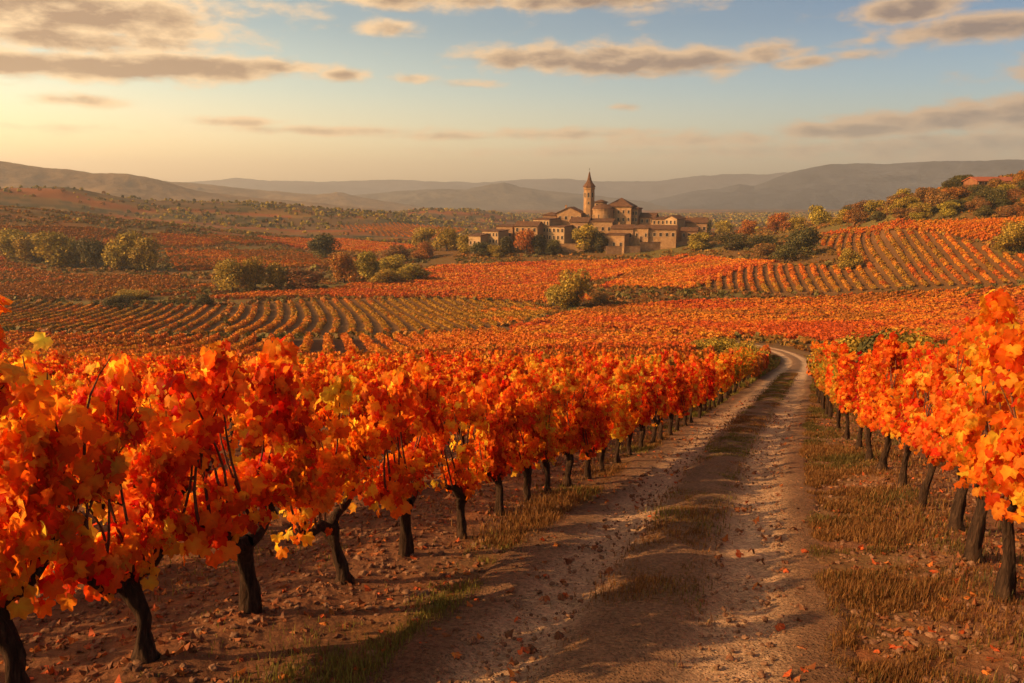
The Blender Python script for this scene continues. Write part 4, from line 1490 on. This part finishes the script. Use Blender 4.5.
def house(name, label, px, py, D, w_, d_, h_, roof='gable', rh=2.2, yaw=0.0, stone=0, wins=(), side=(), chim=0, door=False, cat='house', along=True):
    """wins: (columns, storeys) on the front; side: the same on the left wall; py is the foot of the wall"""
    dr = ray_dir(px, py)
    k = D / dr[1]
    x, y, z = dr * k
    g = gz(x, y, False)
    root = link(name, None, None, (x, y, z), yaw)
    tag(root, label, cat, 'stone buildings of the hill village')
    low = min(g - z, 0) - 4.0
    hw, hd = w_ / 2, d_ / 2
    V = [(-hw, -hd, low), (hw, -hd, low), (hw, hd, low), (-hw, hd, low), (-hw, -hd, h_), (hw, -hd, h_), (hw, hd, h_), (-hw, hd, h_)]
    F = [(0, 1, 5, 4), (1, 2, 6, 5), (2, 3, 7, 6), (3, 0, 4, 7)]
    if roof == 'gable' and along:
        V += [(-hw, 0, h_ + rh), (hw, 0, h_ + rh)]
        F = [(0, 1, 5, 4), (2, 3, 7, 6), (1, 2, 6, 9, 5), (3, 0, 4, 8, 7)]
    elif roof == 'gable':
        V += [(0, -hd, h_ + rh), (0, hd, h_ + rh)]
        F = [(0, 1, 5, 8, 4), (2, 3, 7, 9, 6), (1, 2, 6, 5), (3, 0, 4, 7)]
    else:
        F.append((4, 5, 6, 7))
    link('wall', poly_mesh('wall', V, F, M_STONE[stone]), root)
    o_, th = .55, .28
    if roof == 'gable':
        L, Hf = (hw, hd) if along else (hd, hw)
        sl = rh / Hf
        ze = h_ - o_ * sl + .05
        P = [(-L - o_, -Hf - o_, ze), (L + o_, -Hf - o_, ze), (L + o_, 0, h_ + rh + .05), (-L - o_, 0, h_ + rh + .05), (-L - o_, Hf + o_, ze), (L + o_, Hf + o_, ze)]
        P += [(a_, b_, c_ + th) for a_, b_, c_ in P]
        Fr = [(0, 3, 2, 1), (3, 4, 5, 2), (6, 7, 8, 9), (9, 8, 11, 10), (0, 1, 7, 6), (4, 10, 11, 5), (1, 2, 8, 7), (2, 5, 11, 8), (0, 6, 9, 3), (3, 9, 10, 4)]
        if not along:
            P = [(b_, -a_, c_) for a_, b_, c_ in P]
    elif roof == 'hip':
        rl = max(hw - hd, .0) * .8 + .15
        ze = h_ - .1
        P = [(-hw - o_, -hd - o_, ze), (hw + o_, -hd - o_, ze), (hw + o_, hd + o_, ze), (-hw - o_, hd + o_, ze)]
        P += [(a_, b_, c_ + th) for a_, b_, c_ in P] + [(-rl, 0, h_ + rh), (rl, 0, h_ + rh)]
        Fr = [(0, 3, 2, 1), (0, 1, 5, 4), (1, 2, 6, 5), (2, 3, 7, 6), (3, 0, 4, 7), (4, 5, 9, 8), (5, 6, 9), (6, 7, 8, 9), (7, 4, 8)]
    else:                                                     # low pitched single slope
        ze, zt = h_ + .02, h_ + rh
        P = [(-hw - .4, -hd - .4, ze), (hw + .4, -hd - .4, ze), (hw + .4, hd + .4, zt), (-hw - .4, hd + .4, zt)]
        P += [(a_, b_, c_ + .35) for a_, b_, c_ in P]
        Fr = [(0, 3, 2, 1), (4, 5, 6, 7), (0, 1, 5, 4), (1, 2, 6, 5), (2, 3, 7, 6), (3, 0, 4, 7)]
        if rh > .3:
            gv = [(-hw, -hd, h_), (-hw, hd, h_), (-hw, hd, h_ + rh), (hw, -hd, h_), (hw, hd, h_), (hw, hd, h_ + rh)]
            link('gable_wall', poly_mesh('gable_wall', gv, [(0, 2, 1), (3, 4, 5), (1, 2, 5, 4)], M_STONE[stone]), root)
    rf = link('roof', poly_mesh('roof', P, Fr, M_ROOF), root)
    for q_ in range(chim):
        cx_ = hw * (-.45 if q_ == 0 else .5)
        v, f_ = join([box_arrays(cx_ - .4, cx_ + .4, -.4, .4, h_ + rh * .3, h_ + rh + 1.0), box_arrays(cx_ - .52, cx_ + .52, -.52, .52, h_ + rh + 1.003, h_ + rh + 1.2)])
        link('chimney', mesh_data('chimney', v, [f_], M_STONE[1]), rf)
    if wins:
        nc, nst = wins
        sh = h_ / nst
        for a_ in range(nc):
            for b_ in range(nst):
                if door and b_ == 0 and a_ == nc // 2:
                    continue
                ww = min(1.25, w_ / nc * .45)
                o2 = link('window', window_mesh(ww, min(1.7, sh * .5)), root, (-hw + w_ * (a_ + .5) / nc, -hd, sh * b_ + sh * .30))
    if side:
        nc, nst = side
        sh = h_ / nst
        for a_ in range(nc):
            for b_ in range(nst):
                ww = min(1.25, d_ / nc * .45)
                link('window', window_mesh(ww, min(1.7, sh * .5)), root, (-hw, hd - d_ * (a_ + .5) / nc, sh * b_ + sh * .30), -math.pi / 2)
    if door:
        nc = wins[0] if wins else 1
        v, f_ = join([box_arrays(-.75, .75, -.06, .1, -1.2, 2.0), box_arrays(-.95, -.75, -.12, .1, -1.2, 2.0), box_arrays(.75, .95, -.12, .1, -1.2, 2.0), box_arrays(-.95, .95, -.12, .1, 2.003, 2.25)])
        link('door', mesh_data('door', v, [f_], [M_WOOD, M_TRIM], midx=[0] * 6 + [1] * 18), root, (-hw + w_ * (nc // 2 + .5) / nc, -hd, 0))
    return root


m4 = .5025   # metres per pixel at 400 m
R_ = math.radians
V_D = 400.0
hk = V_D / FPX


def hs_(name, label, x0, x1, ytop, ybot, D, depth, **kw):
    """a building filling px columns x0..x1, eaves at ytop, foot at ybot, at distance D"""
    mpp = D / FPX * 1.0
    return house(name, label, (x0 + x1) / 2, ybot, D, (x1 - x0) * mpp, depth, (ybot - ytop) * mpp, **kw)


ML = R_(-24)     # most fronts turn a little to the sunlit left
hs_('village_house', 'pale low house furthest left in the village', 472, 486, 236, 248, 396, 8, roof='shed', rh=.9, yaw=R_(-30), stone=2, wins=(3, 1), side=(2, 1))
hs_('village_house', 'sunlit house with two tiers of windows left of the terrace house', 486, 505, 231.5, 244, 400, 9, roof='shed', rh=.5, yaw=R_(-34), stone=2, wins=(5, 2), side=(2, 2))
hs_('village_house', 'dark upper house standing above the two tier house', 499, 516, 226.5, 240, 410, 9, roof='shed', rh=.7, yaw=R_(-20), stone=1, wins=(3, 1))
hs_('village_house', 'gabled brown house between the two tier house and terrace house', 517, 541, 226, 241, 404, 9, roof='gable', rh=2.0, yaw=R_(-22), stone=0, wins=(4, 2), side=(2, 2), chim=1)
hs_('village_house', 'tall pale terrace house with rows of lit windows', 537, 556, 220, 240, 410, 10, roof='shed', rh=.6, yaw=R_(-36), stone=2, wins=(5, 3), side=(3, 3))
hs_('village_house', 'lower wing of the pale terrace house', 551, 569, 227, 241, 403, 9, roof='shed', rh=.5, yaw=R_(-30), stone=2, wins=(4, 2), side=(2, 2))
hs_('village_house', 'gabled stone house just left of the church tower', 559, 583, 213.5, 240, 418, 12, roof='gable', rh=2.9, yaw=R_(-16), stone=0, wins=(4, 3), along=False, chim=1)
hs_('village_house', 'narrow stone house at the foot of the church tower', 572, 590, 222, 243, 408, 9, roof='gable', rh=2.0, yaw=R_(-20), stone=1, wins=(3, 2))
hs_('village_house', 'small house below the church apse with an arched yard', 588, 613, 222, 246, 406, 9, roof='shed', rh=1.2, yaw=R_(-14), stone=0, wins=(4, 2), door=True)
hs_('village_house', 'blocky stone house in front below the apse', 606, 627, 235, 250, 392, 8, roof='shed', rh=.4, yaw=R_(-26), stone=0, wins=(3, 1))
hs_('village_house', 'wide house with dark roof below the church', 613, 634, 228.5, 240, 400, 9, roof='gable', rh=1.7, yaw=R_(-16), stone=1, wins=(4, 1), chim=1)
hs_('village_house', 'stone house right of the wide dark roofed house', 632, 650, 228, 240, 398, 9, roof='hip', rh=1.8, yaw=R_(-22), stone=0, wins=(4, 1), door=True)
hs_('village_house', 'long low stone house at the front right of the village', 646, 676, 229, 239, 396, 8, roof='gable', rh=1.6, yaw=R_(-14), stone=0, wins=(5, 1))
hs_('village_house', 'small house with dark roof beside the church', 641, 656, 217.5, 232, 422, 9, roof='gable', rh=2.0, yaw=R_(-20), stone=1, wins=(3, 2))
hs_('village_house', 'flat roofed house in the middle right of the village', 654, 671, 219.5, 232, 414, 9, roof='shed', rh=.8, yaw=R_(-24), stone=0, wins=(4, 2))
hs_('village_house', 'pale tall house with sunlit wall near the right end', 668, 681, 219, 233, 408, 9, roof='gable', rh=1.5, yaw=R_(-38), stone=2, wins=(3, 2), side=(2, 2), along=False)
hs_('village_house', 'dark long house ending the village on the right', 679, 706, 222.5, 233, 416, 9, roof='gable', rh=2.2, yaw=R_(-12), stone=1, wins=(5, 1), chim=1)
hs_('village_house', 'small dark cottage at the right foot of the village', 682, 697, 231, 239, 402, 7, roof='gable', rh=1.5, yaw=R_(-18), stone=1, wins=(3, 1))
hs_('village_house', 'little house peeping above the roofs behind the terrace house', 545, 558, 215.5, 228, 425, 8, roof='hip', rh=1.6, yaw=R_(-20), stone=1, wins=(3, 1))


def lathe(prof, sides, cap=True):
    P = np.array(prof, float)
    th = np.linspace(0, 2 * np.pi, sides, endpoint=False)
    V = np.stack([P[:, None, 0] * np.cos(th)[None], P[:, None, 0] * np.sin(th)[None], np.repeat(P[:, None, 1], sides, 1)], -1).reshape(-1, 3)
    n_ = len(P)
    i = np.arange(n_ - 1)[:, None] * sides
    j = np.arange(sides)[None]
    k = (j + 1) % sides
    return V, np.stack([i + j, i + k, i + sides + k, i + sides + j], -1).reshape(-1, 4)


# church: nave block with hip roof, round apse, bell tower with a needle spire; one building
chx, chy = 612, 240
dr = ray_dir(chx, chy)
k = 418 / dr[1]
CH = link('church', None, None, tuple(dr * k), 0)
tag(CH, 'ochre stone church with bell tower, needle spire and round apse crowning the village', 'church')
mp_ = 418 / FPX


def chl(px, py, back=0.0):
    """position inside the church frame for a pixel column and row at its distance"""
    return ((px - chx) * mp_, back, (chy - py) * mp_)


def chpart(name, v, f_, mat, loc=(0, 0, 0), rz=0.0, smooth=False, parent=None):
    return link(name, mesh_data(name, v, [f_], mat, smooth=smooth), parent or CH, loc, rz)


tx_, _, _ = chl(588.5, 0)
rt = 5.4 * mp_
zt = (chy - 188.5) * mp_
v, f_ = lathe([(rt * 1.04, -10), (rt * 1.02, zt * .55), (rt, zt - 1.2), (rt * 1.10, zt - 1.0), (rt * 1.13, zt - .5), (rt * 1.02, zt - .4), (rt * 1.02, zt)], 8)
chpart('bell_tower', v, f_, M_STONE[0], (tx_, 0, 0), R_(22.5 - 12))
tw = CH.children[-1] if len(CH.children) else None
sp = (188.5 - 173.0) * mp_
v, f_ = lathe([(rt * 1.20, zt), (rt * 1.20, zt + .25), (rt * .95, zt + sp * .16), (rt * .62, zt + sp * .30), (rt * .42, zt + sp * .44), (rt * .26, zt + sp * .66), (rt * .12, zt + sp * .90), (.03, zt + sp)], 8)
chpart('spire', v, f_, M_ROOF, (tx_, 0, 0), R_(22.5 - 12))
v, f_ = join([box_arrays(-.06, .06, -.06, .06, zt + sp - .3, zt + sp + 1.6), box_arrays(-.45, .45, -.05, .05, zt + sp + .9, zt + sp + 1.02)])
chpart('cross', v, f_, M_WOOD, (tx_, 0, 0))
for q_ in range(8):
    a_ = R_(-12) + q_ * math.pi / 4 - math.pi / 2
    ap = rt * math.cos(math.pi / 8) * 1.0
    link('belfry_window', window_mesh(1.0, 2.4), CH, (tx_ + math.cos(a_) * ap, math.sin(a_) * ap, zt - 5.2), a_ + math.pi / 2)
for zz_ in (zt * .45, zt * .68):
    a_ = R_(-12) - math.pi / 2
    link('window', window_mesh(.6, 1.3), CH, (tx_ + math.cos(a_) * rt * .95, math.sin(a_) * rt * .95, zz_), a_ + math.pi / 2)

# apse drum with low domed roof
ax_, _, _ = chl(602, 0)
ra = 10.5 * mp_
za = (chy - 209.5) * mp_
v, f_ = lathe([(ra, -8), (ra, za - .6), (ra * 1.05, za - .5), (ra * 1.05, za)], 20)
chpart('apse', v, f_, M_STONE[0], (ax_, -1.5, 0), smooth=False)
v, f_ = lathe([(ra * 1.08, za), (ra * 1.08, za + .25), (ra * .9, za + 1.2), (ra * .6, za + 2.0), (ra * .3, za + 2.45), (.05, za + 2.65)], 20)
chpart('apse_roof', v, f_, M_ROOF, (ax_, -1.5, 0))
for q_ in (-150, -120, -90, -60):
    a_ = R_(q_)
    link('window', window_mesh(.8, 2.2), CH, (ax_ + math.cos(a_) * ra * .985, -1.5 + math.sin(a_) * ra * .985, za - 5.0), a_ + math.pi / 2)


def ch_block(name, x0, x1, ytop, depth, back, rh, yaw, stone, wins, side=None):
    cx_ = ((x0 + x1) / 2 - chx) * mp_
    hw, hd = (x1 - x0) / 2 * mp_, depth / 2
    zt_ = (chy - ytop) * mp_
    v, f_ = box_arrays(-hw, hw, -hd, hd, -8, zt_)
    b_ = link(name, mesh_data(name, v, [f_], M_STONE[stone]), CH, (cx_, back, 0), yaw)
    o_ = .6
    rl = max(hw - hd, 0) * .7 + .1
    P = [(-hw - o_, -hd - o_, zt_), (hw + o_, -hd - o_, zt_), (hw + o_, hd + o_, zt_), (-hw - o_, hd + o_, zt_)]
    P = [(a, b, c + .02) for a, b, c in P] + [(a, b, c + .35) for a, b, c in P] + [(-rl, 0, zt_ + rh), (rl, 0, zt_ + rh)]
    link('roof', poly_mesh('roof', P, [(0, 3, 2, 1), (0, 1, 5, 4), (1, 2, 6, 5), (2, 3, 7, 6), (3, 0, 4, 7), (4, 5, 9, 8), (5, 6, 9), (6, 7, 8, 9), (7, 4, 8)], M_ROOF), b_)
    nc, rows_ = wins
    for a_ in range(nc):
        for rw in rows_:
            link('window', window_mesh(1.0, 1.7), b_, (-hw + 2 * hw * (a_ + .5) / nc, -hd, zt_ + rw))
    for a_ in range(side or 0):
        link('window', window_mesh(1.0, 1.7), b_, (-hw, hd - depth * (a_ + .5) / side, zt_ - 4.0), -math.pi / 2)


ch_block('nave', 609, 634, 207.5, 13, 4, 4.6, R_(-20), 0, (5, (-3.4, -7.2)), 3)
ch_block('aisle', 631, 640, 209.5, 11, 4, 1.2, R_(-20), 0, (3, (-3.0, -6.4)))
ch_block('sacristy', 597, 607, 203.5, 6, 9, 1.6, R_(-20), 0, (2, (-2.4,)))

# garden walls on the front of the mound
def stone_wall(label, x0, y0, x1, y1, D0, D1, h_, stone=1):
    a = ray_dir(x0, y0)
    b = ray_dir(x1, y1)
    a, b = a * D0 / a[1], b * D1 / b[1]
    L = math.hypot(b[0] - a[0], b[1] - a[1])
    v, f_ = join([box_arrays(0, L, -.3, .3, -4, h_), box_arrays(-.1, L + .1, -.4, .4, h_ + .003, h_ + .2)])
    o = link('stone_wall', mesh_data('stone_wall', v, [f_], M_STONE[stone]), None, tuple(a), math.atan2(b[1] - a[1], b[0] - a[0]))
    tag(o, label, 'wall', 'garden walls of the village')


stone_wall('dark garden wall below the blocky house of the village', 606, 252, 640, 252, 386, 388, 2.6)
stone_wall('long low garden wall at the front right of the village', 640, 247, 690, 246, 390, 396, 2.2)
stone_wall('garden wall at the front left below the terrace house', 540, 248, 584, 249, 392, 390, 2.0, 0)

# long red-roofed building on the right hilltop
x, y = hit(990, 184.5)
D_ = y
hs_('farm_building', 'long low red roofed building on top of the right hill', 968, 1016, 181.5, 186.5, D_, 8, roof='gable', rh=1.5, yaw=R_(9), stone=3, wins=(8, 1), cat='farm building')
M_RED, n = new_mat('red_tiles')
tco = n.add('ShaderNodeTexCoord')
out(n, bsdf(n, n.ramp(n.noise(tco.outputs['Object'], 1.2, 4), [(.3, (.26, .07, .03)), (.7, (.36, .11, .05))]), .9))
for o in bpy.data.objects:
    if o.name.startswith('farm_building'):
        del o['group']
        for c_ in o.children:
            if c_.name.startswith('roof'):
                c_.data.materials[0] = M_RED

# ------------------------------------------------------------------ grass, fallen leaves, clods
gr = np.random.default_rng(404)


def scatter_st(n, smin, smax, tfun, power=1.6):
    """points in track coordinates, denser near the camera"""
    u = gr.random(n)
    s = smin + (smax - smin) * u ** power
    t = tfun(n)
    cx = np.interp(s + S0, TS, TC[:, 0])
    cy = np.interp(s + S0, TS, TC[:, 1])
    a = np.interp(s + S0, TS, TT[:, 0])
    b = np.interp(s + S0, TS, TT[:, 1])
    return cx + b * t, cy - a * t, s, t


def track_z(x, y, s, t):
    zb = G(x, y, False)
    return zb


B0 = np.array([(-.5, 0, 0), (.5, 0, 0), (-.38, .10, .55), (.38, .10, .55), (0, .32, 1.0)])
BT = np.array([(0, 1, 3), (0, 3, 2), (2, 3, 4)])


def grass_patch(n, smin, smax, tfun, hgt, green, seed, thr, onroad=False):
    x, y, s, t = scatter_st(n, smin, smax, tfun)
    c = fbm(x * .9, y * .9, seed, 3) * .65 + fbm(x * 3.6, y * 3.6, seed + 4, 2) * .35
    k = gr.random(len(c)) < sstep(c, thr - .07, thr + .13)
    x, y, s, t, c = x[k], y[k], s[k], t[k], c[k]
    d = np.hypot(x, y)
    z = G(x, y, True) if not onroad else G(x, y, False) + .015
    h = hgt * gr.uniform(.35, 1.25, len(x)) * np.clip(.6 + 2.2 * (c - thr), .35, 2)
    wdt = .0030 + .0009 * d
    R = rotz(gr.uniform(0, 6.28, len(x)))
    sc = np.stack([wdt, h * gr.uniform(.3, 1.6, len(x)), h], 1)
    V, F = inst(B0, BT, np.stack([x, y, z - .01], 1), R, sc)
    g = np.array(green)
    dry = np.array([(.20, .088, .025), (.13, .055, .018), (.27, .13, .038)])
    isg = gr.random(len(x)) < sstep(fbm(x * .5, y * .5, seed + 8, 2), .38, .62)
    cc = np.where(isg[:, None], g * gr.uniform(.7, 1.3, (len(x), 1)), dry[gr.integers(0, 3, len(x))])
    return V, F, np.repeat(cc, 5, axis=0)


GRN = (.18, .15, .030)
P = [grass_patch(60000, 2.5, 42, lambda n: gr.normal(-1.72, .30, n), .095, GRN, 500, .42),
     grass_patch(90000, 2.5, 60, lambda n: gr.normal(0.0, .19, n), .060, (.15, .12, .028), 510, .36, True),
     grass_patch(170000, 2.5, 45, lambda n: 1.40 + np.abs(gr.normal(0, .80, n)), .095, (.12, .085, .022), 520, .44),
     grass_patch(26000, 3.0, 45, lambda n: gr.uniform(2.2, 5.5, n), .14, (.09, .075, .022), 530, .5),
     grass_patch(24000, 3.0, 45, lambda n: -gr.uniform(1.9, 6.5, n), .10, GRN, 540, .55),
     grass_patch(14000, 40, 100, lambda n: np.where(gr.random(n) < .5, -1, 1) * (1.55 + np.abs(gr.normal(0, .5, n))), .25, GRN, 550, .35)]
V, F, C, off = [], [], [], 0
for v, f_, c in P:
    V.append(v); F.append(f_ + off); C.append(c)
    off += len(v)
o = link('grass', mesh_data('grass', np.concatenate(V), [np.concatenate(F)], M_GRASS, np.concatenate(C)))
tag(o, 'dry and green grass tufts along the edges of the track', 'grass', kind='stuff')

# fallen leaves
xs, ys = [], []
for n_, f_ in ((4200, lambda n: -gr.normal(3.2, 1.1, n)), (3000, lambda n: gr.normal(3.0, .9, n)), (1500, lambda n: -gr.uniform(4, 9, n)), (110, lambda n: gr.uniform(-1.6, 1.6, n))):
    x, y, s, t = scatter_st(n_, 2.0, 32, f_, 1.5)
    xs.append(x); ys.append(y)
x, y = np.concatenate(xs), np.concatenate(ys)
s, t = track_st(x, y)
z = np.where(np.abs(t) < 1.45, G(x, y, False) + .03, G(x, y) + .018)
N = len(x)
tip = np.stack([gr.normal(size=N), gr.normal(size=N), gr.normal(0, .22, N)], 1)
nrm = np.array([0, 0, 1.0]) + gr.normal(0, .35, (N, 3))
pal = [(.40, .07, .015, 2), (.40, .11, .02, 1.5), (.22, .065, .02, 6), (.15, .055, .024, 8)]
V, F, C = build_leaves(np.stack([x, y, z], 1), tip, nrm, .054 * gr.uniform(.55, 1.2, N), palette_pick(pal, N, gr), gr, DRY)
o = link('fallen_leaves', mesh_data('fallen_leaves', V, [F], M_DRYLEAF, np.clip(C, 0, .8)))
tag(o, 'fallen red and brown vine leaves strewn on the earth', 'leaves', kind='stuff')


# clods of tilled earth and small stones
def ico():
    ph = (1 + 5 ** .5) / 2
    V = np.array([(-1, ph, 0), (1, ph, 0), (-1, -ph, 0), (1, -ph, 0), (0, -1, ph), (0, 1, ph), (0, -1, -ph), (0, 1, -ph), (ph, 0, -1), (ph, 0, 1), (-ph, 0, -1), (-ph, 0, 1)], float)
    V /= np.linalg.norm(V[0])
    F = [(0, 11, 5), (0, 5, 1), (0, 1, 7), (0, 7, 10), (0, 10, 11), (1, 5, 9), (5, 11, 4), (11, 10, 2), (10, 7, 6), (7, 1, 8), (3, 9, 4), (3, 4, 2), (3, 2, 6), (3, 6, 8), (3, 8, 9), (4, 9, 5), (2, 4, 11), (6, 2, 10), (8, 6, 7), (9, 8, 1)]
    V = list(map(tuple, V))
    nf, cache = [], {}
    def mid(a, b):
        k_ = (min(a, b), max(a, b))
        if k_ not in cache:
            m_ = np.array(V[a]) + np.array(V[b])
            V.append(tuple(m_ / np.linalg.norm(m_)))
            cache[k_] = len(V) - 1
        return cache[k_]
    for a, b, c in F:
        ab, bc, ca = mid(a, b), mid(b, c), mid(c, a)
        nf += [(a, ab, ca), (b, bc, ab), (c, ca, bc), (ab, bc, ca)]
    return np.array(V), np.array(nf)


IV, IF = ico()
xs, ys = [], []
for n_, f_ in ((10000, lambda n: -gr.uniform(1.7, 7.5, n)), (11000, lambda n: gr.uniform(1.5, 6.0, n)), (9000, lambda n: gr.uniform(-1.55, 1.55, n))):
    x, y, s, t = scatter_st(n_, 2.0, 26, f_, 1.5)
    xs.append(x); ys.append(y)
x, y = np.concatenate(xs), np.concatenate(ys)
k = fbm(x * 1.2, y * 1.2, 600, 3) > .36
x, y = x[k], y[k]
s, t = track_st(x, y)
z = np.where(np.abs(t) < 1.45, G(x, y, False) + .005, G(x, y) + .004)
N = len(x)
V, F, off = [], [], 0
kind = gr.integers(0, 6, N)
size = .009 + .030 * gr.random(N) ** 3.5
size = np.where(np.abs(t) < 1.6, size * .62, size)
for q_ in range(6):
    r_ = np.random.default_rng(700 + q_)
    TV = IV * (1 + .30 * (2 * vnoise(IV[:, 0] * 1.9 + 5, IV[:, 1] * 1.9 + IV[:, 2] * 2.3, 700 + q_) - 1) + r_.normal(0, .07, len(IV)))[:, None]
    m = kind == q_
    sc = np.stack([size[m] * gr.uniform(.8, 1.5, m.sum()), size[m], size[m] * gr.uniform(.5, .9, m.sum())], 1)
    v, f_ = inst(TV, IF, np.stack([x[m], y[m], z[m]], 1), rotz(gr.uniform(0, 6.28, m.sum())), sc)
    V.append(v); F.append(f_ + off)
    off += len(v)
V, F = np.concatenate(V), np.concatenate(F)
cc = np.repeat(np.array([(.17, .085, .045), (.21, .115, .065), (.13, .065, .036), (.20, .11, .06)])[gr.integers(0, 4, N)], len(IV), axis=0)
o = link('earth_clods', mesh_data('earth_clods', V, [F], M_CLOD, cc))
tag(o, 'clods of tilled brown earth between the vines', 'earth clods', kind='stuff')

# ------------------------------------------------------------------ haze of the valley air
v, f_ = box_arrays(-10500, 10500, -10500, 10500, -140, 420)
M_HAZE, n = new_mat('haze')
pv = n.add('ShaderNodeVolumePrincipled')
pv.inputs['Color'].default_value = (.92, .93, .95, 1)
pv.inputs['Density'].default_value = HAZE_DENSITY
pv.inputs['Anisotropy'].default_value = 0.3
hz = n.add('ShaderNodeOutputMaterial')
n.l.new(pv.outputs[0], hz.inputs[1])
M_HAZE.cycles.homogeneous_volume = True
o = link('haze', mesh_data('haze', v, [f_], M_HAZE))
tag(o, 'warm evening haze over the valley', 'haze', kind='stuff')
